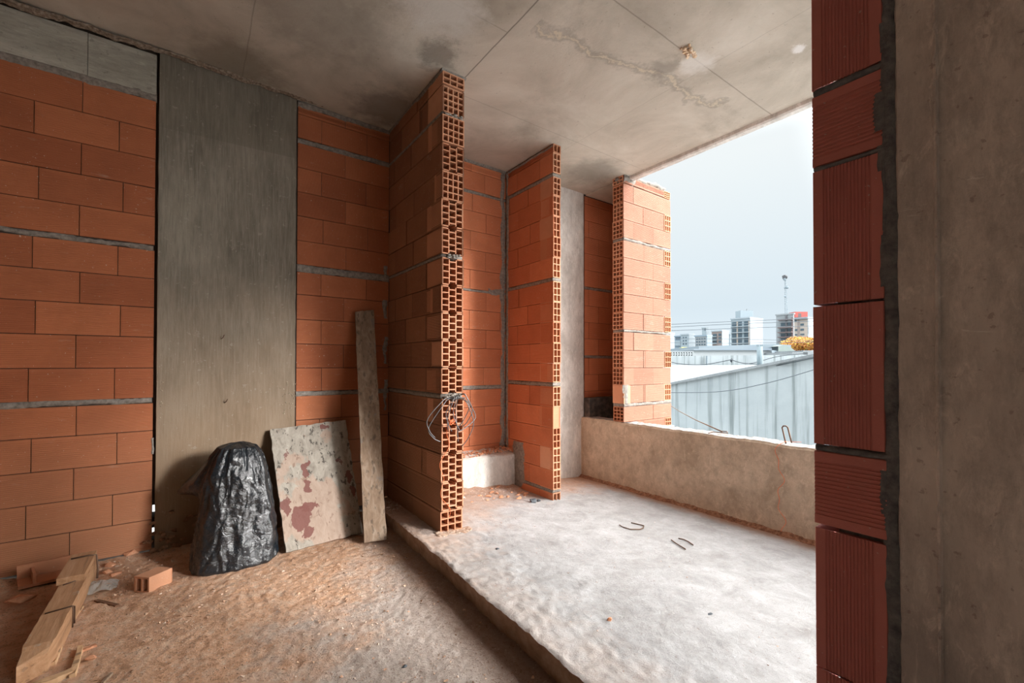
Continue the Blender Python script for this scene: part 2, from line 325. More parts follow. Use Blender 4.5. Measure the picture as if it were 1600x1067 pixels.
# ---------------------------------------------------------------- shape helpers
X_, Y_, Z_ = Vector((1, 0, 0)), Vector((0, 1, 0)), Vector((0, 0, 1))
def brick(mb, o, u, v, n, L, H, depth=.012, tone=None, grooves=14, gd=.0013, marg=.016):
    """fluted face of one hollow clay block: o = lower corner, u along the length, v up, n outwards; flutes run along u"""
    if tone is None: tone = min(1, max(0, random.gauss(.5, .22)))
    o = o + n*random.uniform(-.002, .002)
    tl = random.uniform(-.002, .002)
    pts = [(0, -.003), (.002, 0)]
    if grooves:
        s0 = marg if H > 3*marg else H*.1; w = (H-2*s0)/grooves
        for k in range(grooves):
            a = s0+k*w
            pts += [(a+.10*w, 0), (a+.25*w, -gd), (a+.60*w, -gd), (a+.75*w, 0)]
    pts += [(H-.002, 0), (H, -.003)]
    vs = []
    for (a, d) in pts:
        vs.append(o + v*a + n*d); vs.append(o + v*a + n*(d+tl) + u*L)
    k = len(pts)
    fl = u.cross(v).dot(n) > 0
    fs = [((2*i, 2*i+1, 2*i+3, 2*i+2) if fl else (2*i, 2*i+2, 2*i+3, 2*i+1)) for i in range(k-1)]
    mb.add(vs, fs, tone)
    b = [o-n*depth, o+u*L-n*depth, o+u*L+v*H-n*depth, o+v*H-n*depth]; f4 = [vs[0], vs[1], vs[-1], vs[-2]]
    vv = b+f4; q = [(0, 1, 5, 4), (1, 2, 6, 5), (2, 3, 7, 6), (3, 0, 4, 7)]
    mb.add(vv, q if fl else [tuple(reversed(x)) for x in q], tone)
def course(mb, o0, u, v, n, z0, z1, a0, a1, joints, gap=.0035, **k):
    """one course between coordinates a0..a1 along u (o0 = origin), joints given as coordinates"""
    js = sorted([j for j in joints if a0+.015 < j < a1-.015]); e = [a0]+js+[a1]
    for i in range(len(e)-1):
        x0 = e[i]+(gap/2 if i else 0); x1 = e[i+1]-(gap/2 if i < len(e)-2 else 0)
        brick(mb, o0+u*x0+v*(z0+gap/2), u, v, n, x1-x0, z1-z0-gap, **k)
def smear(mb, o, u, v, n, L, W, amp=.006, thick=.004, step=.012, seed=0.0):
    """a hand-thrown band of mortar lying on a face: ragged edges, lumpy surface"""
    m = max(3, int(L/step)); rows = 5; vs = []
    for i in range(m+1):
        t = i*L/m
        lo = -amp*(nz(t*9, seed, 1.3)*1.4+nz(t*37, seed, 4.1)*.7); hi = W+amp*(nz(t*8, seed, 7.7)*1.4+nz(t*41, seed, 2.1)*.7)
        if hi < lo+.004: hi = lo+.004
        for r in range(rows):
            a = r/(rows-1); w = lo+(hi-lo)*a
            hgt = thick*.8*(1-abs(2*a-1)**3)*(1+.35*nz(t*40, w*40, seed)) - .0015*(1 if r in (0, rows-1) else 0) - (.004 if r in (0, rows-1) else 0)
            vs.append(o+u*t+v*w+n*hgt)
    fs = []
    fl = u.cross(v).dot(n) > 0
    for i in range(m):
        for r in range(rows-1):
            a = i*rows+r; q = (a, a+rows, a+rows+1, a+1); fs.append(q if fl else tuple(reversed(q)))
    mb.add(vs, fs, .5)
def hollow(mb, o, u, v, d, W, H, pat, depth=.2, rib=.0075, tone=None, back=True):
    """open end of a hollow block: o lower corner, u width, v up, d inwards"""
    if tone is None: tone = min(1, max(0, random.gauss(.55, .25)))
    o = o + d*random.uniform(-.005, .006)
    B = lambda a0, a1, b0, b1, dd=depth: mb.obox(o+u*a0+v*b0, u*(a1-a0), v*(b1-b0), d*dd, tone)
    jr = lambda: random.uniform(-.0012, .0012)
    kind = pat[0]
    if kind == 'grid':
        nx, ny = pat[1], pat[2]
        for i in range(nx+1):
            c = rib/2+(W-rib)*i/nx; B(c-rib/2, c+rib/2, 0, H)
        for i in range(nx):
            a = rib+(W-rib)*i/nx; b = (W-rib)*(i+1)/nx
            for j in range(ny+1):
                c = rib/2+(H-rib)*j/ny + (jr() if 0 < j < ny else 0); B(a, b, c-rib/2, c+rib/2)
    elif kind == 'stag':
        n = pat[1]; cw = (W-rib)/3; ch = (H-rib)/n
        for i in range(4):
            c = rib/2+cw*i; lo = ch*.22 if i in (1, 2) else ch*.12
            if i in (1, 2): B(c-rib/2, c+rib/2, lo, H-lo)
            else: B(c-rib/2, c+rib/2, ch*.16, H-ch*.16)
        for col in (0, 2):
            a = rib+cw*col-rib*(.6 if col == 0 else 0); b = cw*(col+1)+rib*(.6 if col == 2 else 0)
            for j in range(n+1):
                c = rib/2+ch*j+(jr() if 0 < j < n else 0); B(a+.002, b-.0005, c-rib/2, c+rib/2)
        for j in range(n):
            c = rib/2+ch*(j+.5)+jr(); B(rib+cw, cw*2, c-rib/2, c+rib/2)
        # chamfered outer corners
        for sx in (0, 1):
            for sy in (0, 1):
                x0 = 0 if sx == 0 else W; y0 = 0 if sy == 0 else H
                a = u*(rib*.95)*(1 if sx == 0 else -1); b = v*(ch*.22)*(1 if sy == 0 else -1)
                P = o+u*x0+v*y0
                p = [P+b*.6, P+a*.5, P+a*1.25, P+b*1.25+a*.9, P+b]
                p = [P+b*.75, P+a*.55+b*.02, P+a*1.5+b*.02, P+a*1.0+b*1.0, P+b*1.0]
                vs = p+[q+d*depth for q in p]; k = len(p)
                mb.add(vs, [tuple(range(k))]+[(i, (i+1) % k, (i+1) % k+k, i+k) for i in range(k)], tone)
        # chamfers above and below the middle column
    elif kind == 'solid':
        B(0, W, 0, H)
    if back: mb.obox(o+d*(depth-.004)+u*.001+v*.001, u*(W-.002), v*(H-.002), d*.01, tone*.3)
def chunk(mb, c, sx, sy, sz, n=10, tone=.5, seed=None):
    """a broken convex lump"""
    bm = bmesh.new(); rs = random.Random(seed if seed is not None else random.random())
    for i in range(n):
        th = rs.uniform(0, 6.283); ph = rs.uniform(-1, 1); r = math.sqrt(1-ph*ph)
        bm.verts.new((c[0]+sx*r*math.cos(th), c[1]+sy*r*math.sin(th), c[2]+sz*ph))
    g = bmesh.ops.convex_hull(bm, input=bm.verts)
    for v_ in [v for v in bm.verts if not v.link_faces]: bm.verts.remove(v_)
    bm.verts.index_update()
    mb.add([v_.co.copy() for v_ in bm.verts], [tuple(v_.index for v_ in f.verts) for f in bm.faces], tone); bm.free()
def grid_surface(mb, x0, x1, y0, y1, st, h):
    nx = max(1, int(round((x1-x0)/st))); ny = max(1, int(round((y1-y0)/st))); vs = []
    for j in range(ny+1):
        for i in range(nx+1):
            x = x0+(x1-x0)*i/nx; y = y0+(y1-y0)*j/ny; vs.append((x, y, h(x, y)))
    fs = [(j*(nx+1)+i, j*(nx+1)+i+1, (j+1)*(nx+1)+i+1, (j+1)*(nx+1)+i) for j in range(ny) for i in range(nx)]
    mb.add(vs, fs)
# ================================================================ THE SETTING
def hfloor(x, y):
    return .004+.010*nz(x*2.2, y*2.2, 3)+.005*nz(x*9, y*9, 1)+.0055*nz(x*34, y*34, 2)+.02*max(0, (y-3.15)/.35)**1.5*(1+.6*nz(x*7, y*7, 9))
def edge_x(y):
    return 1.075+.03*max(0, y-1.1)+.012*nz(y*5, 2.2, 0)+.006*nz(y*23, 5.2, 0)
def hslab(x, y):
    rub = .05*max(0, min(1, (y-3.1)/.35))*(1+nz(x*9, y*9, 2)) if 1.45 < x < 2.5 else 0
    return .108-.075*(x-1.1)+.004*nz(x*3, y*3, 5)+.002*nz(x*14, y*14, 6)+.0022*nz(x*45, y*45, 7)+.010*max(0, nz(x*9, y*12, 4)-.12)*max(0, min(1, (2.1-x)/.6))+.006*nz(x*28, y*28, 9)*max(0, min(1, (1.7-x)/.4))+rub*.6
mb = MB(); grid_surface(mb, -1.0, 1.16, 1.0, 3.5, .0095, hfloor)
grid_surface(mb, -3.2, -1.0, 1.0, 3.5, .1, hfloor); grid_surface(mb, -3.2, 1.16, -3.4, 1.0, .1, hfloor)
mb.build('floor', M_floor, smooth=True, kind='structure', label='lower floor of orange brick dust over grey concrete')
mb = MB()
ys = [-3.4+i*.1 for i in range(38)]+[.41+i*.015 for i in range(int((3.5-.41)/.015)+1)]+[3.5]
ys = sorted(set(round(y, 4) for y in ys)); xs = [0]+[.012*i for i in range(1, 60)]+[.72+.02*i for i in range(0, 90)]
xs = [x for x in xs if x < 2.42]+[2.42]
vs = []
for y in ys:
    ex = edge_x(y)
    for x in xs:
        X = ex+x*(3.5-ex)/2.42; vs.append((X, y, hslab(X, y)-(.006 if x == 0 else 0)))
k = len(xs); mb.add(vs, [(j*k+i, j*k+i+1, (j+1)*k+i+1, (j+1)*k+i) for j in range(len(ys)-1) for i in range(k-1)])
slab_o = mb.build('floor_slab', M_slab, smooth=True, kind='structure', label='raised pale concrete slab beyond the step')
mb = MB()
vs = []
for y in ys:
    ex = edge_x(y)
    for z in (1, .8, .5, .2, -.1):
        zt = hslab(ex, y)-.006; vs.append((ex+.0+(1-z)*.018+.004*nz(y*12, z*6, 3)*(z < .99), y, zt*z if z > 0 else -.02))
mb.add(vs, [(j*5+i, j*5+i+1, (j+1)*5+i+1, (j+1)*5+i) for j in range(len(ys)-1) for i in range(4)])
part(mb, 'step_face', M_step, slab_o, smooth=True, label='brown riser of the slab edge')
# ceiling
def hceil(x): return 3.10+.035*max(0, min(1, (1.0-x)/1.2))
mb = MB(); nxs = [-3.2, -1, -.2, .2, .6, 1.0, 1.3, 2, 3, 3.58]
for a, b in zip(nxs[:-1], nxs[1:]):
    mb.obox(Vector((a, -3.4, hceil(a))), Vector((b-a, 0, hceil(b)-hceil(a))), Vector((0, 6.95, 0)), Vector((0, 0, .2)))
mb.box((3.58, 3.1, 3.09), (4.02, 3.55, 3.3)); mb.box((4.02, 3.06, 3.09), (4.30, 3.55, 3.165))  # thin outer piece is added out of sight to block light from the shaft
ceil_o = mb.build('ceiling', M_ceil, kind='structure', label='raw concrete ceiling slab with stains')
mb = MB(); vs = []
for i in range(0, 141):
    y = -3.4+i*(6.4/140)
    w = .01*nz(y*6, 3, 1)+.005*nz(y*25, 3, 2)
    vs += [(3.585, y, 3.105), (3.585, y, 3.075), (3.60, y, 3.065+w*.4), (3.655+w, y, 3.068+w*.3), (3.67+w, y, 3.09), (3.67+w, y, 3.30)]
mb.add(vs, [(j*6+i, (j+1)*6+i, (j+1)*6+i+1, j*6+i+1) for j in range(140) for i in range(5)])
part(mb, 'slab_lip', M_conc_bay, ceil_o, label='rough drip lip along the slab edge')
# crumbly strip where wall and ceiling meet, blobs of form debris
mb = MB()
smear(mb, Vector((-3.0, 3.47, 3.105)), X_, Z_, -Y_, 3.78, .03, .012, .03, .01, 3.3)
part(mb, 'ceiling_ledge', mottled('ledge_debris', [(.10, .07, .05), (.26, .20, .15), (.42, .36, .30)], 60, .01), ceil_o, label='crumbling wooden formwork ledge')
mb = MB()
for k in range(26): chunk(mb, (2.42+random.gauss(0, .022), 1.51+random.gauss(0, .02), 3.095-random.uniform(0, .012)), .014, .014, .01)
part(mb, 'concrete_spall', mottled('spall', [(.50, .33, .18), (.72, .55, .38), (.8, .7, .6)], 40), ceil_o, label='crumbling tan spall')
# ---- left party wall, room side
def zrow(px, ys_, ax, val): return [at(ax, val, px, y).z for y in ys_]
YW = 3.5
def wall_face(mb, x0, x1, rows, jl, mats=None, n=-Y_, y=YW):
    for (z1, z0), js in zip(rows, jl): course(mb, Vector((0, y, 0)), X_, Z_, n, z0, z1, x0, x1, js)
edges = [(157, 202.5), (202.5, 248), (248, 293.7), (293.7, 338.7), (338.7, 383), (391, 435.5), (435.5, 480.5), (480.5, 527), (527, 575), (575, 621.5), (629.5, 672.5), (672.5, 719.5), (719.5, 765), (765, 811), (811, 858)]
rows = [(at(1, YW, 240, a).z, at(1, YW, 240, b).z) for a, b in edges]
L = .352
jpx = [125, 183, 124, 190, 122, 183, 124, 188, 119, 180, 121, 185, 118, 179, 113]
jl = []
for p in jpx:
    x = at(1, YW, p, 500).x; jl.append([x-L*k for k in range(0, 9)])
mb = MB(); wall_face(mb, -3.0, -.205, rows, jl)
wall = MB()
wall.box((-3.2, YW+.008, -.05), (-.212, YW+.17, 3.15))
wl = wall.build('wall_left', M_joint, kind='structure', label='party wall of fluted orange clay blocks')
part(mb, 'brickwork', TC_room, wl, label='fluted orange clay blocks')
mb = MB()
for (a, b) in ((383, 391), (621.5, 629.5)):
    z1 = at(1, YW, 240, a).z; z0 = at(1, YW, 240, b).z
    smear(mb, Vector((-3.0, YW, z0)), X_, Z_, -Y_, 2.79, z1-z0, .010, .005, .01, a)
smear(mb, Vector((-3.0, YW, rows[0][0]-.004)), X_, Z_, -Y_, 2.8, .06, .014, .012, .012, 8.8)
smear(mb, Vector((-.213, YW, .62)), Z_, X_, -Y_, .1, .015, .008, .004, .01, 4.4)
part(mb, 'mortar_joint', M_mortar, wl, smooth=True)
# beam above the left bricks
mb = MB(); mb.box((-3.0, YW-.012, rows[0][0]+.035), (-.515, YW+.1, 3.10)); mb.box((-.512, YW-.009, rows[0][0]+.035), (-.203, YW+.1, 3.10))
mb.build('beam', M_conc_beam, kind='structure', label='grey board-marked concrete beam above the left bricks')
# concrete column in the party wall
mb = MB(); nseg = 60
vs = []
for i in range(nseg+1):
    z = i*3.15/nseg
    for x in (-.19, -.187, 0.1, .35, .588, .592):
        e_ = .004*nz(z*9, x*3, 1) if x in (-.19, .592) else 0
        vs.append((x+e_, YW-.014+(.006 if x in (-.19, .592) else .0015*nz(x*6, z*3, 2)), z))
mb.add(vs, [(j*6+i, j*6+i+1, (j+1)*6+i+1, (j+1)*6+i) for j in range(nseg) for i in range(5)])
mb.box((-.188, YW-.007, -.05), (.59, YW+.25, 3.15))
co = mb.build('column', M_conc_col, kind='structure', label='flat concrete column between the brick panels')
mb = MB()
mb.box((-.212, YW+.02, .30), (-.187, YW+.15, 3.15)); mb.box((-.212, YW+.02, .16), (-.187, YW+.15, .225)); mb.box((-.212, YW+.02, -.05), (-.187, YW+.15, .085))
part(mb, 'joint_filler', M_joint, co)
mb = MB()
for k in range(45):   # honeycombed patches on the column face
    cx, cz, rx, rz = random.choice([(.55, .93, .025, .07), (.55, .95, .03, .05), (-.165, .9, .012, .12)])
    chunk(mb, (cx+random.gauss(0, rx), YW-.014, cz+random.gauss(0, rz)), .006, .005, .006)
part(mb, 'honeycomb_patch', mottled('honeycomb', [(.22, .17, .12), (.45, .38, .28)], 90), co, label='pitted aggregate patches')
mb = MB()
for (px, py) in ((345, 530), (350, 630)):
    p = at(1, YW-.015, px, py); mb.tube([p+Vector((0, .01, 0)), p+Vector((.012, -.02, .012)), p+Vector((.018, -.03, .03))], .003)
for (px, py) in ((260, 27),): pass
part(mb, 'tie_wire_stub', M_rust, co, label='short rusty tie wire stubs')
mb = MB()
for k in range(50):
    chunk(mb, (random.uniform(-.23, .15), YW-.01-random.uniform(0, .03), random.uniform(.0, .30)*random.random()), .022, .012, .014)
part(mb, 'crumbled_base', mottled('crumble', [(.10, .06, .04), (.30, .17, .10), (.42, .26, .17)], 40, .01), co, label='crumbled dark footing')
# bricks between column and first partition
e2 = [(164, 177), (177, 214), (222, 260.5), (260.5, 298.7), (298.7, 336.5), (336.5, 375), (375, 412.5), (424, 459.5), (459.5, 498.7), (498.7, 537), (537, 575), (575, 612), (619, 657), (657, 695), (695, 733), (733, 771), (771, 809)]
rows2 = [(at(1, YW, 464, a).z, at(1, YW, 464, b).z) for a, b in e2]
ja = [538, 501, 538, 501, 539, 504, 540, 501, 537, 502, 537, 503, 534, 500, 537, 502, 537]
jb = [None, 572, None, 571, None, 574, None, 572, None, 572, None, 572, None, 570, None, 572, None]
jl2 = [[at(1, YW, p, 500).x]+([at(1, YW, q, 500).x] if q else []) for p, q in zip(ja, jb)]
mb = MB(); wall_face(mb, .603, 1.288, rows2, jl2)
wall = MB(); wall.box((.592, YW+.008, -.05), (1.45, YW+.17, 3.12))
wr = wall.build('wall_recess', M_joint, kind='structure', label='orange clay block panel in the dark recess beside the first partition')
part(mb, 'brickwork', TC_room, wr)
mb = MB()
for (a, b) in ((214, 222), (412.5, 424), (612, 619)):
    z1 = at(1, YW, 464, a).z; z0 = at(1, YW, 464, b).z
    smear(mb, Vector((.6, YW, z0)), X_, Z_, -Y_, .69, z1-z0, .007, .005, .01, a)
smear(mb, Vector((.6, YW, rows2[0][0]-.006)), X_, Z_, -Y_, .69, .045, .010, .012, .012, 18.8)
for z0, z1 in ((1.55, 1.70), (1.18, 1.40), (.8, 1.05), (1.85, 1.98)):
    smear(mb, Vector((1.245, YW, z0)), Z_, X_, -Y_, z1-z0, .042, .014, .006, .012, z0)
part(mb, 'mortar_joint', M_mortar, wr, smooth=True)
# ---- first partition (thick)
P1X0, P1X1, P1Y = 1.29, 1.452, 2.552
e3 = [(112, 132), (133, 174.5), (179, 222), (222.5, 266), (266, 310), (310, 353.5), (354, 396), (401, 444.5), (445, 487.5), (487.5, 531), (531, 574.3), (574.7, 615.5), (623, 665), (665, 710), (710, 755), (755, 800), (800, 838)]
rows3 = [(at(0, P1X0, 688.5, a).z, at(0, P1X0, 688.5, b).z) for a, b in e3]
jA = [2.79, 3.15]; jB = [2.67, 3.01, 3.36]
jl3 = [[2.95, 3.3], [2.90, 3.25], [2.70, 3.06, 3.4], [2.83, 3.18], jB, [2.79, 3.12], jB, jA, jB, jA, [2.70, 3.05], jA, [2.67, 3.3], [3.2], [2.84, 3.3], [3.1], [3.0]]
pat = [('grid', 3, 2), ('grid', 4, 4), ('grid', 4, 4), ('stag', 4), ('grid', 4, 4)]+[('stag', 4)]*11+[('grid', 3, 3)]
body = MB(); body.box((P1X0+.008, P1Y+.21, .06), (P1X1-.003, YW+.01, 3.10))
p1 = body.build('wall_partition', M_joint, kind='structure', label='first partition of thick hollow clay blocks with open cut end')
sh = MB(); hb = MB()
zmin = .085
for (z1, z0), js, pt in zip(rows3, jl3, pat):
    z0 = max(z0, zmin); dx = random.uniform(-.004, .004)
    js = [j+random.uniform(-.01, .01) for j in js]
    tn = min(1, max(0, random.gauss(.45, .2)))
    course(sh, Vector((P1X0+dx, 0, 0)), Y_, Z_, -X_, z0, z1, P1Y+.0, YW, js, depth=.009)
    course(sh, Vector((P1X1+dx, 0, 0)), Y_, Z_, X_, z0, z1, P1Y+.0, YW, js, depth=.009)
    hollow(hb, Vector((P1X0+dx+.001, P1Y-.002, z0+.002)), X_, Z_, Y_, P1X1-P1X0-.002, z1-z0-.004, pt, .215)
part(sh, 'brickwork', TC_first, p1); part(hb, 'hollow_block_end', TC_hollow, p1, label='open ends of hollow clay blocks')
mb = MB()
for (a, b) in ((174.5, 179), (396, 401), (615.5, 623)):
    z1 = at(0, P1X0, 688.5, a).z; z0 = at(0, P1X0, 688.5, b).z
    smear(mb, Vector((P1X0, P1Y+.01, z0)), Y_, Z_, -X_, .93, z1-z0, .003, .003, .01, a)
    mb.box((P1X0+.004, P1Y+.01, z0), (P1X1-.004, P1Y+.2, z1))
    for k in range(16): chunk(mb, (random.uniform(P1X0+.03, P1X1-.02), P1Y+random.uniform(-.006, .01), (z0+z1)/2+random.uniform(-.01, .01)), .018, .012, .011)
smear(mb, Vector((P1X0, P1Y, 3.08)), Y_, Z_, -X_, .94, .03, .01, .008, .01, 31.1)
smear(mb, Vector((P1X0-.005, P1Y, 3.082)), X_, Z_, -Y_, .18, .025, .008, .012, .01, 33.1)
part(mb, 'mortar_joint', M_mortar, p1, smooth=True)
mb = MB()
for k in range(60):
    cx, cy = random.uniform(P1X0-.03, P1X1+.05), P1Y-random.uniform(-.02, .05); chunk(mb, (cx, cy, hslab(cx, cy)-.004), .03, .024, .011, 16)
part(mb, 'mortar_foot', mottled('foot_dust', [(.26, .15, .10), (.38, .26, .19), (.44, .37, .31)], 30, .01), p1)
# ---- second bay wall
YB = 3.56
e4 = [(252.5, 265), (265, 295), (299.5, 327.5), (327.5, 358.7), (358.7, 389), (389, 420), (420, 450.5), (454, 484), (484, 514), (514, 544), (544, 574.5), (574.5, 603), (609, 637), (637, 667), (667, 698), (698, 728)]
rows4 = [(at(1, YB, 728, a).z, at(1, YB, 728, b).z) for a, b in e4]
def jbay(i, r): 
    a = {0: 2.26, 1: 2.11}[i % 2]; a = a+random.uniform(-.02, .02); return [a-.35, a, a+.35]
mb = MB()
for i, (z1, z0) in enumerate(rows4): course(mb, Vector((0, YB, 0)), X_, Z_, -Y_, z0, z1, P1X1, 2.505, jbay(i+1, 0))
wall = MB(); wall.box((P1X1-.01, YB+.008, -.1), (2.62, YB+.15, 3.12))
wb = wall.build('wall_bay', M_joint, kind='structure', label='bright orange block panel at the back of the bay between the two partitions')
part(mb, 'brickwork', TC_bay, wb)
mb = MB()
for (a, b) in ((295, 299.5), (450.5, 454), (603, 609)):
    z1 = at(1, YB, 728, a).z; z0 = at(1, YB, 728, b).z
    smear(mb, Vector((P1X1, YB, z0)), X_, Z_, -Y_, 1.05, z1-z0, .006, .005, .01, a)
smear(mb, Vector((2.445, YB, .35)), Z_, X_, -Y_, 2.75, .062, .018, .012, .012, 51.)
smear(mb, Vector((P1X1, YB, rows4[0][0]-.004)), X_, Z_, -Y_, 1.05, .045, .008, .012, .012, 12.8)
smear(mb, Vector((2.30, YB, rows4[6][1]-.03)), X_, Z_, -Y_, .17, .07, .018, .008, .012, 77.)
part(mb, 'mortar_joint', M_mortar, wb, smooth=True)
# low concrete curb at the foot of the bay wall
mb = MB(); vs = []; nn = 46
for i in range(nn+1):
    x = P1X1+(2.508-P1X1)*i/nn; t = .035*max(0, (x-2.2)/.3)
    zt = .33+.006*nz(x*9, 1, 1)-t*.4
    for (y, z) in ((3.40, -.05), (3.40+.004*nz(x*8, 2, 2), .15), (3.403, zt-.012+.006*nz(x*20, 0, 1)), (3.418, zt), (3.47, zt+.012+.014*nz(x*12, 4, 1)), (YB, zt+.035+.02*nz(x*14, 7, 1))): vs.append((x, y, z))
mb.add(vs, [(j*6+i, (j+1)*6+i, (j+1)*6+i+1, j*6+i+1) for j in range(nn) for i in range(5)])
cu = mb.build('curb', M_conc_bay, kind='structure', label='low concrete curb at the foot of the bay wall')
mb = MB()
for k in range(150):
    x = random.uniform(1.95, 2.5); chunk(mb, (x, random.uniform(3.42, 3.55), .345+.03*max(0, x-2.1)+random.uniform(-.01, .02)), random.uniform(.006, .02), .014, .009, 8)
part(mb, 'brick_rubble', M_chip, cu, kind='stuff')
# ---- second partition (thin)
P2X0, P2X1, P2Y = 2.51, 2.598, 2.852
e5 = [(224, 237), (237.5, 269), (275, 304), (304, 336), (336, 369), (369, 401), (401, 433), (439, 471), (471, 502.5), (502.5, 535.5), (535.5, 567.5), (567.5, 597.5), (604, 636), (636, 669), (669, 701), (701, 735), (735, 766), (771, 788)]
rows5 = [(at(0, P2X0, 864, a).z, at(0, P2X0, 864, b).z) for a, b in e5]
y1, y2, y3 = 3.36, 3.016, 3.19
body = MB(); body.box((P2X0+.008, P2Y+.17, -.02), (P2X1-.003, YB+.01, 3.095))
p2 = body.build('wall_partition', M_joint, kind='structure', label='second thin partition of hollow clay blocks glowing orange')
sh = MB(); hb = MB()
for i, (z1, z0) in enumerate(rows5):
    js = [y2+random.uniform(-.02, .02), y1+random.uniform(-.02, .02)] if i % 2 else [y3+random.uniform(-.02, .02), 3.5]
    dx = random.uniform(-.002, .002)
    course(sh, Vector((P2X0+dx, 0, 0)), Y_, Z_, -X_, z0, z1, P2Y, YB, js, depth=.009)
    course(sh, Vector((P2X1+dx, 0, 0)), Y_, Z_, X_, z0, z1, P2Y, YB, js, depth=.009)
    pt = ('solid',) if i == 13 else ('grid', 2, 1 if i in (0, 17) else 3)
    hollow(hb, Vector((P2X0+dx+.001, P2Y-.002, z0+.0003)), X_, Z_, Y_, P2X1-P2X0-.002, z1-z0-.0006, pt, .175, .0075)
part(sh, 'brickwork', TC_bay, p2); part(hb, 'hollow_block_end', TC_hollow, p2, label='open ends of thin hollow clay blocks')
mb = MB()
for (a, b) in ((269, 275), (433, 439), (597.5, 604), (766, 771)):
    z1 = at(0, P2X0, 864, a).z; z0 = at(0, P2X0, 864, b).z
    smear(mb, Vector((P2X0, P2Y, z0)), Y_, Z_, -X_, .7, z1-z0, .005, .004, .01, a)
    mb.box((P2X0+.003, P2Y+.004, z0), (P2X1-.003, P2Y+.17, z1))
    smear(mb, Vector((P2X0, P2Y+.004, z0)), X_, Z_, -Y_, .088, z1-z0, .003, .004, .008, a)
smear(mb, Vector((P2X0, YB-.045, .3)), Z_, Y_, -X_, 2.78, .045, .012, .010, .012, 52.)
smear(mb, Vector((P2X0, P2Y, 3.068)), Y_, Z_, -X_, .7, .025, .006, .008, .012, 55.)
smear(mb, Vector((P2X0, 3.25, .02)), Z_, Y_, -X_, .42, .2, .03, .010, .012, 57.)
part(mb, 'mortar_joint', M_mortar, p2, smooth=True)
# ---- concrete column of the party wall next to the parapet
mb = MB(); vs = []
for i in range(61):
    z = -.12+i*3.25/60
    for x in (2.62, 2.9, 3.2, 3.53, 3.55):
        vs.append((x+(.006*nz(z*12, 3, 3) if x > 3.5 else 0), YW+(.01 if x > 3.54 else .003*nz(x*5, z*4, 2)), z))
mb.add(vs, [(j*5+i, j*5+i+1, (j+1)*5+i+1, (j+1)*5+i) for j in range(60) for i in range(4)])
mb.box((2.6, YW+.01, -.12), (3.548, YW+.25, 3.12))
mb.build('column', M_conc_bay, kind='structure', label='grey concrete column between second partition and parapet')
# outer party wall beyond the parapet (the dark shaft) and its return
mb = MB(); ht = 3.08; zz = ht; i = 0; rr = []
cu_ = [.09, .185, .185, .185, .185, .02]
mz = MB()
while zz > .8:
    h = .09 if i == 0 else .187
    z0 = max(.80, zz-h); course(mb, Vector((0, YW, 0)), X_, Z_, -Y_, z0, zz, 3.555, 4.3, [3.78, 4.12] if i % 2 else [3.62, 3.96], depth=.012)
    zz = z0
    if i in (5, 9): smear(mz, Vector((3.55, YW, zz-.03)), X_, Z_, -Y_, .75, .03, .006, .005, .01, i); zz -= .03
    i += 1
wall = MB(); wall.box((3.55, YW+.008, -.2), (4.4, YW+.17, 3.11))
wo_ = wall.build('wall_shaft', M_joint, kind='structure', label='shaded dark red block wall beyond the parapet')
part(mb, 'brickwork', TC_bay, wo_); part(mz, 'mortar_joint', M_mortar, wo_, smooth=True)
mb = MB(); mb.box((3.55, 3.42, .3), (4.3, YW+.005, .80)); part(mb, 'dark_base', mottled('dark_mottle', [(.02, .02, .02), (.07, .065, .06), (.16, .13, .10)], 14, .01), wo_, label='black base of the wall')  # near-black mottled block under the brick courses
# ---- parapet
PX = 3.50; mb = MB(); vs = []; nn = 170
for i in range(nn+1):
    y = -2.6+(YW+2.6)*i/nn; zt = .592+.008*nz(y*4, 1, 2)+.006*nz(y*19, 1, 2)
    for (x, z) in ((PX, -.2), (PX+.001*nz(y*4, 0, 0), .2), (PX, zt-.02), (PX+.012+.006*nz(y*26, 3, 3), zt-.002)): vs.append((x, y, z))
mb.add(vs, [(j*4+i, j*4+i+1, (j+1)*4+i+1, (j+1)*4+i) for j in range(nn) for i in range(3)])
mb.box((PX+.006, -2.6, -.3), (PX+.2, YW, .565))
pa = mb.build('parapet', M_parapet, kind='structure', label='low brown concrete parapet with broken pale top')
mb = MB(); vs = []
for i in range(nn*2+1):
    y = -2.6+(YW+2.6)*i/(nn*2); zt = .592+.008*nz(y*4, 1, 2)+.006*nz(y*19, 1, 2)
    for k, x in enumerate((.010, .045, .09, .14, .18, .205)):
        vs.append((PX+x+(.006*nz(y*26, 3, 3) if k == 0 else .008*nz(y*20, 5, k)), y, zt-.002+(.008*nz(y*30, x*60, 3) if 0 < k < 5 else 0)-(.03 if k == 5 else 0)))
mb.add(vs, [(j*6+i, j*6+i+1, (j+1)*6+i+1, (j+1)*6+i) for j in range(nn*2) for i in range(5)])
part(mb, 'broken_top', M_parapet_top, pa, label='rough pale broken top')
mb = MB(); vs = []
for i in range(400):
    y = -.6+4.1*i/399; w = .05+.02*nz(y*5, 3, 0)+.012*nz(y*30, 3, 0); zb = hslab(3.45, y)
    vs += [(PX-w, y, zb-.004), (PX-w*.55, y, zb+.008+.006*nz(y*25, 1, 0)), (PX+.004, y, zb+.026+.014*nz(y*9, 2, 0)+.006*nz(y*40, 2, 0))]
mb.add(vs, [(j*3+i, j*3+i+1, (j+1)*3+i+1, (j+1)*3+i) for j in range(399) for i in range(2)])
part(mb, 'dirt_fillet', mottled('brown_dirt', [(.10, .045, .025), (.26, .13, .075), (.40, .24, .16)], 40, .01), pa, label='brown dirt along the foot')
mb = MB(); pts = []
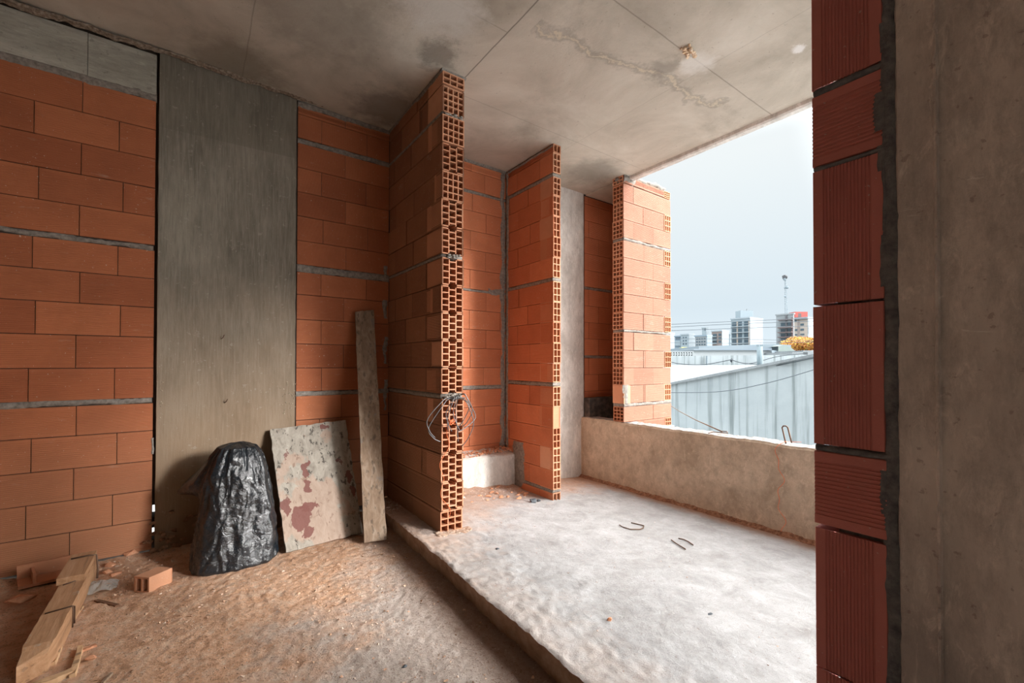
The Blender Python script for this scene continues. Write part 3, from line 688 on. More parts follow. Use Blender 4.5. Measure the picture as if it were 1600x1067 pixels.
for i in range(60):
    t = i/59; z = .585-t*.72; pts.append((PX-.004, 1.46+.02*math.sin(t*14)+.012*math.sin(t*31)-.02*t, z))
mb.tube(pts, .0016, 5); mb.tube([(PX-.004, 1.46, .585), (PX+.03, 1.43, .61), (PX+.1, 1.41, .604), (PX+.13, 1.36, .606)], .0016, 5)
mb.build('orange_string', M_string, label='thin orange mason string hanging down the brown parapet face', cat='string')
# fin of pale blocks standing on the parapet
FX0, FX1, FY0, FY1 = 3.505, 4.30, 2.905, 3.05
e6 = [(273, 285), (286, 314), (314, 342.5), (342.5, 370.5), (375, 402), (402, 430), (430, 459), (459, 487.5), (487.5, 514.5), (518.5, 547), (547, 575), (575, 602.5), (602.5, 631), (636, 660)]
rows6 = [(at(1, FY0, 975, a).z, at(1, FY0, 975, b).z) for a, b in e6]
body = MB(); body.box((FX0+.12, FY0+.008, .55), (FX1-.13, FY1-.005, rows6[0][0]-.01))
fi = body.build('wall_fin', M_joint, kind='structure', label='pale salmon clay block fin standing on the parapet')
sh = MB(); hb = MB(); hz = MB()
for i, (z1, z0) in enumerate(rows6):
    odd = i % 2 == 0   # courses that show block ends at the outer edge
    j = [3.82, 3.845, 4.17] if odd else [3.66, 3.985]
    course(sh, Vector((0, FY0, 0)), X_, Z_, -Y_, z0, z1, FX0, FX1-(.115 if odd else 0), j, depth=.009)
    if odd:
        hollow(hb, Vector((FX1-.113, FY0-.001, z0+.002)), X_, Z_, Y_, .112, z1-z0-.004, ('grid', 3, 3), .14, .0075)
    if i == 12: hb.box((FX0, FY0, z0), (FX0+.1, FY1, z1), .7)
    else: hollow(hb, Vector((FX0+.001, FY0+.009, z0+.002)), Y_, Z_, X_, FY1-FY0-.012, z1-z0-.004, ('grid', 3, 2 if i == 0 else 4), .125, .008)
zlo = rows6[-1][1]
course(sh, Vector((0, FY0, 0)), X_, Z_, -Y_, zlo-.09, zlo, FX0+.1, FX1-.115, [3.82], depth=.009)
hollow(hb, Vector((FX1-.113, FY0-.001, zlo-.09)), X_, Z_, Y_, .112, .088, ('grid', 3, 2), .14, .0075)
part(sh, 'brickwork', TC_pale, fi); part(hb, 'hollow_block_end', TC_hollow, fi, label='open block ends')
mb = MB()
for (a, b) in ((370.5, 375), (514.5, 518.5), (631, 636)):
    z1 = at(1, FY0, 975, a).z; z0 = at(1, FY0, 975, b).z
    smear(mb, Vector((FX0, FY0, z0)), X_, Z_, -Y_, FX1-FX0, z1-z0, .007, .006, .01, a); mb.box((FX0+.004, FY0+.004, z0), (FX0+.12, FY1-.004, z1))
zt = rows6[0][0]
smear(mb, Vector((FX0+.2, FY0, zt-.01)), X_, Z_, -Y_, .5, .045, .02, .012, .01, 91.)
smear(mb, Vector((FX0, FY0, zt-.08)), X_, Z_, -Y_, .18, .12, .03, .014, .01, 93.)
mb.box((FX0+.02, FY0+.01, zt-.02), (FX1-.15, FY1-.01, zt+.012))
for k in range(26): chunk(mb, (random.uniform(FX0, FX0+.16), random.uniform(FY0, FY1), zt+random.uniform(-.05, .03)), .03, .03, .02)
smear(mb, Vector((FX0+.0, FY0, rows6[12][1])), Z_, X_, -Y_, .19, .075, .02, .007, .01, 95.)
part(mb, 'mortar_joint', M_mortar, fi, smooth=True)
# return of the fin towards the party wall
mb = MB()
for i, (z1, z0) in enumerate(rows6): course(mb, Vector((FX1-.11, 0, 0)), Y_, Z_, -X_, z0, z1, FY1, YW, [3.3] if i % 2 else [3.15], depth=.012)
wall = MB(); wall.box((FX1-.102, FY1-.01, .3), (FX1-.005, YW+.01, 3.08))
w3 = wall.build('wall_return', M_joint, kind='structure', label='shaded return of the block fin closing the shaft'); part(mb, 'brickwork', TC_bay, w3)
mb = MB(); mb.box((PX+.19, 2.88, .2), (4.32, YW, .5)); mb.build('ledge', M_conc_bay, kind='structure', label='concrete ledge carrying the block fin')
# ---- near wall: upright and lying blocks beside a concrete column
NX = 1.29
def near_y(px): r = ray(px, 570); return NX*r.y/r.x
ye, ym, yc = near_y(1271), near_y(1383), near_y(1401)
zs_ = [at(0, NX, 1270, y).z for y in (142, 152, 262, 270, 476, 480, 692, 703, 815, 822, 1035, 1038)]
zt = 3.10
segs = [(zs_[0]+.0, zs_[0]+.345, 'V'), (zs_[2], zs_[1], 'H'), (zs_[4], zs_[3], 'V'), (zs_[6], zs_[5], 'V'), (zs_[8], zs_[7], 'H'), (zs_[10], zs_[9], 'V'), (zs_[11]-.28, zs_[11], 'V'),
        (zs_[0]+.365, zs_[0]+.55, 'H'), (zs_[0]+.56, zs_[0]+.90, 'V'), (zs_[0]+.91, zt-.01, 'H')]
nb = MB()
for (z0, z1, kd) in segs:
    Lw = ye-ym; H = z1-z0; tn = random.uniform(.2, .9); dy = random.uniform(-.003, .003)
    if kd == 'V': brick(nb, Vector((NX, ye+dy, z0)), Z_, -Y_, -X_, H, Lw, .15, tn, 14, .0022, .022)
    else: brick(nb, Vector((NX, ym+dy, z0)), Y_, Z_, -X_, Lw, H, .15, tn, 14, .0028, .022)
body = MB(); body.box((NX+.012, yc-.005, .0), (NX+.15, ye-.05, zt))
nw = body.build('wall_near', M_mortar_dark, kind='structure', label='near end of block wall seen at arm length beside the concrete column')
part(nb, 'brickwork', TC_near, nw, label='large ribbed dark red blocks')
mb = MB()
smear(mb, Vector((NX, yc-.004, 0.1)), Z_, Y_, -X_, 2.98, ym-yc+.010, .006, .003, .006, 61.)
for (a, b, w) in ((1, 0, .01), (3, 2, .004), (7, 6, .012)):
    smear(mb, Vector((NX, ym-.01, zs_[a]-w*0)), Y_, Z_, -X_, ye-ym+.006, zs_[b]-zs_[a], .003, .003, .006, 70.+a)
for (zc, hh, ww) in ((1.77, .09, .03), (1.60, .22, .014), (1.42, .12, .018), (1.94, .07, .012), (.885, .10, .02), (1.66, .06, .022)):
    smear(mb, Vector((NX, ym-.008, zc-hh/2)), Z_, Y_, -X_, hh, ww, .005, .003, .006, zc*9)
part(mb, 'mortar_joint', M_mortar_dark, nw, smooth=True)
mb = MB(); vs = []
ycols = [yc, yc-.004, .25, near_y(1461), near_y(1463.5), near_y(1467), near_y(1470), .15, .05, -.15, -.38]
for i in range(311):
    z = i*.01
    for k, y in enumerate(ycols):
        dx = 0
        if k == 0: dx = .004
        if k == 4 or k == 5: dx = -.006+.004*nz(z*60, k, 0)
        if k >= 6: dx = .0035
        vs.append((NX+.001+dx+.0012*nz(z*12, y*12, 1), y+(.0012*nz(z*40, k, 5) if 2 < k < 7 else 0), z))
kk = len(ycols)
mb.add(vs, [(j*kk+i, (j+1)*kk+i, (j+1)*kk+i+1, j*kk+i+1) for j in range(310) for i in range(kk-1)])
mb.box((NX+.012, -.38, -.05), (NX+.2, yc-.001, 3.11))
mb.build('column', M_conc_near, kind='structure', label='dark concrete column filling the right edge with a rough vertical seam')
# rest of the room behind the camera
mb = MB(); mb.box((-3.35, -3.4, -.05), (-3.2, 3.6, 3.14)); mb.build('wall_rear', M_conc_col, kind='structure', label='side wall of the room outside the picture')
mb = MB(); mb.box((-3.35, -3.55, -.05), (1.45, -3.4, 3.14)); mb.build('wall_back', M_conc_col, kind='structure', label='back wall of the room outside the picture')
mb = MB(); mb.box((1.30, -1.6, -.05), (1.45, -.381, 3.10)); mb.build('wall_near', TC_near, kind='structure', label='wall beside the column outside the picture')
# ================================================================ THINGS
# wire bundle twisted to the end of the first partition
wb_c = Vector((1.375, P1Y-.012, .955))
root = empty('wire_bundle', wb_c, 'bunch of looped grey steel tie wire bursting from the first partition block ends', 'wire')
ends = [(670, 668, 688, 690), (668, 655, 680, 684), (740, 660, 722, 697), (743, 650, 715, 675), (738, 640, 722, 668), (733, 636, 716, 668), (712, 640, 716, 690), (708, 645, 718, 672), (700, 650, 700, 672), (697, 645, 706, 674)]
mb = MB(); ms = MB()
for k, (ax_, ay_, bx_, by_) in enumerate(ends):
    A = at(1, 2.50-.012*(k % 3), ax_, ay_); Bp = at(1, 2.515-.008*(k % 4), bx_, by_)
    t0 = wb_c+Vector((random.uniform(-.02, .02), -.015, random.uniform(-.004, .006)))
    top = (t0+A)/2+Vector((0, -.03, .045+.01*random.random())); pts = []
    ctrl = [t0, t0*.5+top*.5+Vector((0, 0, .012)), top, A, A*.45+Bp*.55+(A-t0)*.08, Bp]
    ctrl = [ctrl[0]]+ctrl+[ctrl[-1]]
    for s in range(1, len(ctrl)-2):
        p0, p1_, p2_, p3 = ctrl[s-1:s+3]
        for q in range(8):
            t = q/8; pts.append(.5*((2*p1_)+(-p0+p2_)*t+(2*p0-5*p1_+4*p2_-p3)*t*t+(-p0+3*p1_-3*p2_+p3)*t**3))
    pts.append(ctrl[-1]); mb.tube(pts, .0028, 6)
mb.tube([wb_c+Vector((-.06, -.006, .002)), wb_c+Vector((.0, -.01, .006)), wb_c+Vector((.08, -.012, .0))], .003, 6)
part(mb, 'wire_loops', M_wire, root, smooth=True)
for k in range(7): mb2 = ms.tube([wb_c+Vector((-.03+.01*k, -.01+.0*k, -.008)), wb_c+Vector((-.026+.01*k, -.03, .0)), wb_c+Vector((-.022+.01*k, -.012, .012)), wb_c+Vector((-.02+.01*k, .01, .004))], .002, 5)
part(ms, 'twisted_knot', M_wire, root, smooth=True)
mb = MB(); pts = []
for i in range(90):
    t = i/89; z = .90-.72*t
    pts.append((P1X0+.035+.02*math.sin(t*22)+.035*math.sin(t*6+1), P1Y-.006-.004*math.sin(t*17), z))
mb.tube(pts, .0015, 5)
mb.tube([(1.37+.025*math.cos(a*.7)*(1+.1*math.sin(a*3)), P1Y-.012, .80+.018*math.sin(a*.9)) for a in range(26)], .0015, 5)
mb.build('orange_string', M_string, label='tangled orange string trailing down the open block ends of the first partition', cat='string')
# rebar loops
def loop(name, pts, r, label, grp=None):
    c = Vector((0, 0, 0))
    for p in pts: c += Vector(p)/len(pts)
    base = Vector((c.x, c.y, min(p[2] for p in pts)))
    m = MB(); m.tube([Vector(p)-base for p in pts], r, 8); o = m.build(name, M_rust, smooth=True, label=label, cat='rebar', group=grp); o.location = base; return o
def flat(pxs, z):
    r = []
    for (x, y) in pxs: p = at(2, z, x, y); p.z = hslab(p.x, p.y)+.006; r.append(p)
    return r
loop('rebar_loop', flat([(968, 826), (972, 829), (985, 833), (1000, 832), (1005, 829), (1006, 824), (1000, 822.5), (990, 820.5), (986, 820)], -.02), .004, 'bent rebar hook lying on the pale slab, nearer the block partitions')
loop('rebar_loop', flat([(1049, 849), (1054, 853), (1062, 859), (1070, 863.5), (1071, 864.5)], -.02)+[p for p in flat([(1080, 858)], -.02)][:0], .004, 'short bent rebar rod on the slab, left of the near pair')
loop('rebar_loop', flat([(1060, 845), (1068, 846.5), (1076, 850), (1083, 856)], -.02), .004, 'curved rebar rod on the slab, right of the near pair')
mb = [at(0, 3.57, x, y) for x, y in ((1228, 693), (1226, 685), (1223, 672), (1222, 668), (1224, 665.5), (1228, 665.5), (1231, 668), (1234, 680), (1237, 692))]
loop('rebar_loop', mb, .0055, 'upright rusty rebar stirrup sticking out of the parapet top')
mb = [at(2, .602, x, y) for x, y in ((1107, 677.5), (1114, 675.5), (1128, 676.5), (1137, 677.5), (1136, 675), (1125, 674))]
for p in mb: p.z = .606
a0 = at(2, .602, 1128, 675); a0.z = .606; dr = far(1045, 632, 7.5)
mb2 = [Vector((a0.x, a0.y, .606)), a0.lerp(dr, .3), a0.lerp(dr, .7), dr]
loop('rebar_loop', mb, .004, 'flattened rebar loop lying on the parapet top')
m = MB(); m.tube([a0, a0.lerp(dr, .33)+Vector((0, 0, -.02)), a0.lerp(dr, .66)+Vector((0, 0, -.02)), dr], .006, 8); m.build('guy_cable', M_rust, smooth=True, label='dark cable running from the parapet top down past the block fin', cat='cable')
# black bag
bc = Vector((.21, 3.12, hfloor(.2, 3.05)-.012))
lv = Vector((-math.sin(YAW), math.cos(YAW), 0))   # towards the left of the bag as one faces it
NR, NT = 110, 150; vs = []
prof = [(0, .205), (.02, .225), (.12, .22), (.27, .2), (.42, .18), (.54, .162), (.63, .135), (.68, .10), (.695, .05), (.70, 0)]
def pr(z):
    for (a, ra), (b, rb) in zip(prof[:-1], prof[1:]):
        if z <= b: return ra+(rb-ra)*(z-a)/(b-a)
    return 0
Hh = .70
for i in range(NR+1):
    s = i/NR; z = Hh*(s**1.0 if s < .9 else .9+(s-.9)*1.0)
    z = Hh*(1-(1-s)**1.25)
    r0 = pr(z)
    for k in range(NT):
        th = 2*math.pi*k/NT; dx, dy = math.cos(th), math.sin(th)
        ld = dx*lv.x+dy*lv.y
        sq = 1/max(abs(dx), abs(dy))**.45
        r = r0*sq*.97
        def vo(sc, zs_, sd_): return noise.voronoi(Vector((dx*sc+sd_+.3*nz(dx*3, dy*3, z*6), dy*sc, z*zs_+sd_)))[0]
        up = min(1, z/.3); a1 = vo(2.1, 2.0, 3); a2 = vo(3.6, 6, 7); a3 = vo(6.5, 26, 1)
        r += ((.045*(a1[0]-.45)*(.5+.5*up)) + .020*(a2[0]-.4) + .005*(a3[0]-.4) - .012*(1-min(1, (a1[1]-a1[0])/.12)))*min(1, r0/.12)
        flap = max(0, ld)**3.5*(math.exp(-((z-.50)/.07)**2)*.15); r += flap
        zz = z-flap*.55+.006*nz(dx*4, dy*4, z*8)
        lean = .05*z
        vs.append((bc.x+dx*r-.02*z+.03*z, bc.y+dy*r*.92+lean, bc.z+max(0, zz)))
fs = [(i*NT+k, i*NT+(k+1) % NT, (i+1)*NT+(k+1) % NT, (i+1)*NT+k) for i in range(NR) for k in range(NT)]
fs.append(tuple(reversed(range(NT))))
mb = MB(); mb.add([Vector(v)-bc for v in vs], fs)
o = mb.build('garbage_bag', M_bag, smooth=True, label='full black plastic rubbish bag slumped against the concrete column', cat='bag'); o.location = bc
# boards leaning on the wall
def lean_board(name, corners, thick, matl, label, nx, ny, rough):
    BL, BR, TR, TL = corners
    n = (BR-BL).cross(TL-BL).normalized()
    if n.y > 0: n = -n
    org = BL.copy(); vs = []
    for j in range(ny+1):
        for i in range(nx+1):
            a, b = i/nx, j/ny; p = BL*(1-a)*(1-b)+BR*a*(1-b)+TR*a*b+TL*(1-a)*b
            if i in (0, nx): p = p+(BR-BL).normalized()*rough*nz(b*14, i, 3)
            if j in (0, ny): p = p+(TL-BL).normalized()*rough*nz(a*9, j, 8)*1.5
            vs.append(p-org)
    K = (nx+1)*(ny+1); vs += [v-n*thick for v in vs]
    F = []
    for j in range(ny):
        for i in range(nx):
            q = (j*(nx+1)+i, j*(nx+1)+i+1, (j+1)*(nx+1)+i+1, (j+1)*(nx+1)+i); F.append(q); F.append(tuple(reversed([x+K for x in q])))
    per = [i for i in range(nx+1)]+[j*(nx+1)+nx for j in range(1, ny+1)]+[ny*(nx+1)+i for i in range(nx-1, -1, -1)]+[j*(nx+1) for j in range(ny-1, 0, -1)]
    for a, b in zip(per, per[1:]+per[:1]): F.append((a, a+K, b+K, b))
    m = MB(); m.add(vs, F); o = m.build(name, matl, label=label, cat='board'); o.location = org; return o
zb = .012
B = [at(2, .02, 447, 863), at(2, .02, 567, 832), at(1, 3.44, 540, 656), at(1, 3.44, 422, 671)]
lean_board('plywood_board', B, .018, M_board, 'square weathered plywood board with maroon paint patches, leaning on the wall', 30, 40, .008)
Pk = [at(2, .02, 569, 848), at(2, .02, 604, 843), at(1, 3.46, 584, 484), at(1, 3.46, 555, 487)]
lean_board('wood_plank', Pk, .028, M_plank, 'tall narrow weathered plank leaning in the corner by the first partition', 8, 60, .005)
# nailed timber on the floor
def prism(p0, p1, w, h, up=Z_):
    d = (p1-p0).normalized(); s = d.cross(up).normalized(); return p0, p1-p0, s*w, up*h
near, farp = Vector((-.585, 2.02, .02)), Vector((-.545, 3.16, .02))
near = at(2, .02, 42, 1062); near = Vector((-.478, 2.40, .0)); farp = Vector((-.465, 3.27, .03))
root = empty('timber_beam', near, 'long dusty nailed timber lying on the floor along the lower left corner', 'timber')
mb = MB(); d = (farp-near); s = d.normalized().cross(Z_).normalized()
vs = []; nn = 40; wd, hh = .088, .098
for i in range(nn+1):
    t = i/nn; c = near+d*t
    jag = [0, 0, 0, 0]
    for k, (a, b) in enumerate(((-.5, 0), (.5, 0), (.5, 1), (-.5, 1))):
        w = wd*(1 if i > 3 else .8+.07*i)
        off = d.normalized()*(-.05*(k in (0, 3)) if i == 0 else 0)
        vs.append(c-near+s*(a*w+.003*nz(t*20, k, 1))+Z_*(b*hh*(1 if i > 2 else .8+.1*i)+.003*nz(t*17, k, 5))+off)
fs = [(j*4+k, j*4+(k+1) % 4, (j+1)*4+(k+1) % 4, (j+1)*4+k) for j in range(nn) for k in range(4)]+[(3, 2, 1, 0), (nn*4, nn*4+1, nn*4+2, nn*4+3)]
mb.add(vs, [tuple(reversed(f)) for f in fs]); o = mb.build('beam', M_lumber, root)
mb = MB(); p = d*.66+Z_*hh; mb.obox(p-s*.055, d.normalized()*.30, s*.098, Z_*.032+d*0); mb.build('cleat', M_lumber, root, label='short board nailed on top of the far end')
mb = MB(); q = d.normalized()
mb.tube([s*(wd/2+.006)+q*.30+Z_*.01, s*(wd/2+.008)+q*.30+Z_*.09, s*(wd/2+.003)+q*.305+Z_*.102, -s*(wd/2-.01)+q*.29+Z_*.102], .003, 6)
mb.tube([s*(wd/2+.006)+q*.335+Z_*.01, s*(wd/2+.008)+q*.325+Z_*.09, s*(wd/2+.003)+q*.305+Z_*.102], .003, 6)
mb.tube([-s*.045+q*.80+Z_*.134, s*.02+q*.805+Z_*.135, s*.052+q*.805+Z_*.131, s*.058+q*.80+Z_*.06, s*.058+q*.79+Z_*.01], .004, 6)
mb.tube([q*.56-s*.03+Z_*.102, q*.58+s*.02+Z_*.104, q*.62+s*.03+Z_*.102, q*.63+s*.028+Z_*.12], .003, 6)
mb.build('bent_bar', M_rust, root, smooth=True, label='bent rusty stirrup bars')
# small battens and splinters near the timber
def stick(name, a, b, w, h, matl, label, cat='wood scrap', grp=None, z=.02):
    A = at(2, z, *a); Bq = at(2, z, *b); dd = Bq-A; ss = dd.normalized().cross(Z_).normalized()
    m = MB(); vs = []
    for i in range(7):
        t = i/6
        for (x, y) in ((-.5, 0), (.5, 0), (.42, 1), (-.42, 1)):
            vs.append(dd*t+ss*(x*w*(1+.3*nz(t*5, x, a[0])))+Z_*(y*h*(1+.25*nz(t*6, x, 3))-.006)+q*0)
    F = [(j*4+k, j*4+(k+1) % 4, (j+1)*4+(k+1) % 4, (j+1)*4+k) for j in range(6) for k in range(4)]+[(3, 2, 1, 0), (24, 25, 26, 27)]
    m.add(vs, [tuple(reversed(f)) for f in F]); o = m.build(name, matl, label=label, cat=cat, group=grp); o.location = Vector((A.x, A.y, hfloor(A.x, A.y))); return o
stick('wood_batten', (40, 1075), (113, 1047), .035, .025, M_lumber2, 'pale batten on the dust at the bottom edge, crossing below the timber end')
stick('wood_batten', (113, 1052), (126, 1008), .02, .02, M_lumber2, 'short pale batten standing out from the end of the bottom batten')
stick('wood_splinter', (159, 1062), (174, 1046), .012, .012, M_plank, 'small dark wood splinter at the bottom edge of the dusty floor')
stick('wood_splinter', (150, 932), (183, 940), .02, .008, mottled('dark_bark', [(.10, .05, .03), (.22, .11, .06)], 30), 'thin dark brown splinter just right of the clear wrapper')
stick('wood_splinter', (126, 1012), (150, 1002), .02, .012, M_chip, 'orange wood shard right of the timber stirrup')
stick('wood_splinter', (114, 964), (128, 945), .012, .02, M_lumber2, 'thin pale lath against the right side of the timber')
stick('wood_splinter', (82, 1035), (100, 990), .02, .02, M_lumber2, 'pale offcut tucked against the right side of the timber near its stirrup')
stick('twig', (200, 976), (217, 981), .006, .005, M_stone, 'tiny dark twig on the orange dust', 'twig')
stick('twig', (152, 1003), (176, 992), .005, .005, M_wire, 'tiny grey twig on the dust right of the timber', 'twig')
# broken block behind the timber
A = at(2, .02, 28, 922); m = MB()
m.obox(Vector((0, 0, 0)), Vector((.24, .03, 0)), Vector((-.03, .12, 0)), Vector((0, 0, .015)), .4)
m.obox(Vector((-.03, .12, 0)), Vector((.24, .03, .0)), Vector((0, .012, 0)), Vector((0, -.01, .085)), .5)
m.obox(Vector((.05, .01, .015)), Vector((.012, .0, 0)), Vector((-.03, .11, 0)), Vector((0, 0, .05)), .3)
o = m.build('broken_block', TC_hollow, label='broken hollow clay block lying in shade between wall and timber', cat='brick'); o.location = A
m = MB(); chunk(m, (0, 0, .015), .06, .035, .02, 12, .5, 5); o = m.build('brick_shard', M_chip, label='flat orange shard in front of the broken shaded block', cat='brick shard'); o.location = at(2, .02, 32, 940)
# small cut two-hole block
A, Bq, Cq = at(2, .02, 211, 918), at(2, .02, 234, 920), at(2, .02, 257, 908)
uu = (Bq-A); uu.z = 0; Wd = uu.length; uu.normalize(); dd = (Cq-Bq); dd.z = 0; Ld = .11; dd = Vector((-uu.y, uu.x, 0))
if dd.dot(Cq-Bq) < 0: dd = -dd
dd = (dd+uu*.15).normalized()
m = MB(); hollow(m, Vector((0, 0, 0)), uu, Z_, dd, Wd, .082, ('grid', 2, 1), .11, .009, .9)
o = m.build('cut_block', TC_hollow, label='small cut two-hole clay block on the dust left of the black bag', cat='brick'); o.location = Vector((A.x, A.y, hfloor(A.x, A.y)-.004))
# whole block lying behind second partition
A = at(2, .0, 876, 758); m = MB(); m.obox(Vector((0, 0, 0)), Vector((.10, .02, 0)), Vector((-.02, .2, 0)), Vector((0, 0, .10)), .9)
o = m.build('clay_block', TC_pale, label='salmon clay block lying on the slab behind the foot of the second partition', cat='brick'); o.location = Vector((2.62, 2.98, hslab(2.62, 2.98)-.01))
# clear plastic wrapper
m = MB(); vs = []
for j in range(17):
    for i in range(17):
        x, y = (i/16-.5)*.16, (j/16-.5)*.12; rr = max(abs(i/8-1), abs(j/8-1))
        vs.append((x, y, .03*(1-rr**3)+.02*abs(nz(x*25, y*25, 3))))
m.add(vs, [(j*17+i, j*17+i+1, (j+1)*17+i+1, (j+1)*17+i) for j in range(16) for i in range(16)])
o = m.build('plastic_wrapper', M_clear, label='crumpled clear plastic wrapper beside the far end of the timber', cat='wrapper'); A = at(2, .03, 152, 915); o.location = Vector((A.x, A.y, hfloor(A.x, A.y)+.004))
# dark stones at the foot of the second partition
for (px, py, r, lb) in ((833, 788, .032, 'larger dark blue-grey stone left of the second partition foot'), (842, 786, .018, 'smaller dark blue-grey stone touching the larger one')):
    A = at(2, -.0, px, py); m = MB(); chunk(m, (0, 0, r*.5), r, r, r*.7, 18, .5, px); o = m.build('stone', M_stone, label=lb, cat='stone'); o.location = Vector((A.x, A.y, hslab(A.x, A.y)-.003))
for k, (px, py, r, lb, mt) in enumerate(((811, 783, .03, 'flat orange brick shard near the dark stones', M_chip), (777, 879, .014, 'small dark pebble on the slab below the first partition', M_stone), (1110, 977, .014, 'lone grey pebble on the pale slab in the foreground', M_stone), (953, 999, .016, 'small orange brick crumb on the foreground slab', M_chip), (142, 1024, .02, 'small orange chip beside the timber on the dust', M_chip), (631, 1035, .014, 'pale grey pebble on the dusty floor near the step', M_stone), (180, 895, .03, 'orange brick shard at the foot of the left wall', M_chip), (175, 882, .035, 'larger orange brick shard lying against the left wall', M_chip), (206, 868, .04, 'rounded orange brick lump at the wall foot below the daylight gap', M_chip), (168, 893, .028, 'pointed orange shard near the end of the timber', M_chip))):
    low = px < 650; A = at(2, .02 if low else -.0 if px < 900 else .0, px, py); m = MB(); chunk(m, (0, 0, r*.3), r, r*.7, r*.5, 12, .5, px)
    o = m.build('brick_shard' if mt is M_chip else 'stone', mt, label=lb, cat='brick shard' if mt is M_chip else 'stone')
    zz = hfloor(A.x, A.y) if low else hslab(A.x, A.y)
    o.location = Vector((A.x, A.y, zz-.002))
# countless crumbs
KEEP = [(.205, 3.12, .27, .25), (-.18, 3.02, .09, .09), (-.53, 2.78, .10, .55), (-.68, 3.1, .32, .25), (.7, 3.03, .27, .05), (.97, 2.87, .09, .05), (-.36, 2.6, .16, .35)]
rs = random.Random(5); m = MB()
for k in range(9000):
    x = rs.uniform(-1.3, 1.06); y = rs.uniform(.9, 3.47)
    if nz(x*2.5, y*2.5, 8) < rs.uniform(-.5, .5): continue
    if any(abs(x-a) < c and abs(y-b) < d for a, b, c, d in KEEP): continue
    r = .0028+.008*rs.random()**4
    if y > 3.2 or (x < -.2 and y > 2.9): r *= 1.5
    chunk(m, (x, y, hfloor(x, y)+r*.2), r, r*rs.uniform(.6, 1), r*.6, 6, rs.random(), k)
m.build('dust_crumbs', mottled('crumb', [(.34, .17, .10), (.62, .40, .27), (.80, .70, .62)], 20), label='orange and grey crumbs strewn over the lower floor', cat='rubble', kind='stuff')
m = MB()
for k in range(3000):
    if k % 2: x = rs.uniform(1.15, 3.42); y = rs.uniform(.6, 3.4)
    else: x = rs.gauss(2.0, .3); y = rs.gauss(3.28, .12)
    if k % 4 == 0: x = edge_x(y)+abs(rs.gauss(.08, .16))
    if y > 3.39 or x > 3.45 or x < edge_x(y)+.01 or (P1X0-.01 < x < P1X1+.01 and y > P1Y-.01) or (P2X0-.01 < x < P2X1+.01 and y > P2Y-.01) or (2.55 < x < 2.80 and 2.9 < y < 3.25) or (1.5 < x < 2.48 and 3.03 < y < 3.4 and k % 2): continue
    if k % 2 and nz(x*2.5, y*2.5, 8) < rs.uniform(-.3, .5): continue
    r = .002+.005*rs.random()**4
    if k % 2 == 0: r *= 1.7
    chunk(m, (x, y, hslab(x, y)+r*.2), r, r*rs.uniform(.6, 1), r*.5, 6, rs.random(), k)
m.build('slab_crumbs', mottled('slab_crumb', [(.42, .24, .15), (.62, .48, .40), (.78, .74, .70)], 9), label='grit and brick crumbs strewn over the raised slab', cat='rubble', kind='stuff')
m = MB()
for k in range(34):
    x = rs.uniform(1.55, 2.46); y = rs.uniform(3.08, 3.37); r = rs.uniform(.015, .035)
    chunk(m, (x, y, hslab(x, y)+r*.15), r, r*.6, r*.35, 9, rs.random(), k)
m.build('brick_rubble', M_chip, label='heap of orange brick rubble in front of the low curb', cat='rubble', kind='stuff')
# ================================================================ OUTSIDE
M_ground = mat('far_ground', (.30, .31, .31)); mb = MB(); mb.quad((4.6, -400, -8), (500, -400, -8), (500, 500, -8), (4.6, 500, -8)); mb.quad((-400, -400, -8.02), (4.6, -400, -8.02), (4.6, 500, -8.02), (-400, 500, -8.02))
mb.build('ground', M_ground, kind='structure', label='street level far below')
def render_wall():
    N = NB(mat('grey_render'))
    c = N.ramp(N.noise(1.2, 8, .6), [(.3, (.235, .268, .285)), (.7, (.31, .345, .362))])
    sp = N.n('ShaderNodeSeparateXYZ'); N.lk(N.c, sp.inputs[0])
    s = N.noise(2.2, 5, .6, N.mapped((3, 3, .12)))
    f = N.math('MULTIPLY', N.ramp(s, [(.50, 0), (.66, .8)]), N.ramp(N.math('MULTIPLY', N.math('ADD', sp.outputs['Z'], 1.9), .35), [(.1, .15), (.9, 1)]))
    c = N.mix(f, c, (.10, .122, .125)); return N.out(c, N.bump(N.noise(30, 4), .2, .01), .9)
M_render = render_wall(); M_white = concrete('white_roof', (.16, .178, .19), (.225, .245, .26), 1.2, (1, 1, 1), .003, .1, (.4, .42, .43))
M_greyroof = mat('zinc_band', (.17, .21, .24), .7); M_pipe = concrete('vent_pipe', (.13, .17, .19), (.21, .26, .285), 3, (4, 4, .4))
root = empty('neighbour_roof', (9, 4, -8), 'white neighbouring roof behind a long grey water-stained gable wall', 'building')
WX = 9.0
A0, A1, A2 = at(0, WX, 1030, 604.5), at(0, WX, 1190, 573), at(0, WX, 1300, 551.5)
m = MB()
for a, b in ((A0, A1), (A1, A2)):
    m.obox(Vector((WX, a.y, -8)), Vector((0, b.y-a.y, 0)), Vector((.25, 0, 0)), Vector((0, 0, 1)), .5)
m = MB()
T = .25; vs = [(WX, A0.y, -8), (WX, A1.y, -8), (WX, A2.y, -8), (WX, A2.y, A2.z), (WX, A1.y, A1.z), (WX, A0.y, A0.z)]
vs2 = [(x+T, y, z) for x, y, z in vs]; m.add(vs+vs2, [(0, 1, 4, 5), (1, 2, 3, 4), (11, 10, 7, 6), (10, 9, 8, 7), (5, 4, 10, 11), (4, 3, 9, 10), (0, 5, 11, 6), (3, 2, 8, 9)])
part(m, 'gable_wall', M_render, root)
m = MB()
for a, b in ((A0, A1), (A1, A2)): m.obox(a+Vector((-.05, 0, -.005)), b-a, Vector((T+.1, 0, 0)), Vector((0, 0, .05)))
part(m, 'coping', M_white, root)
C1, C0 = far(1290, 570.5, 22), far(1010, 570.5, 22)
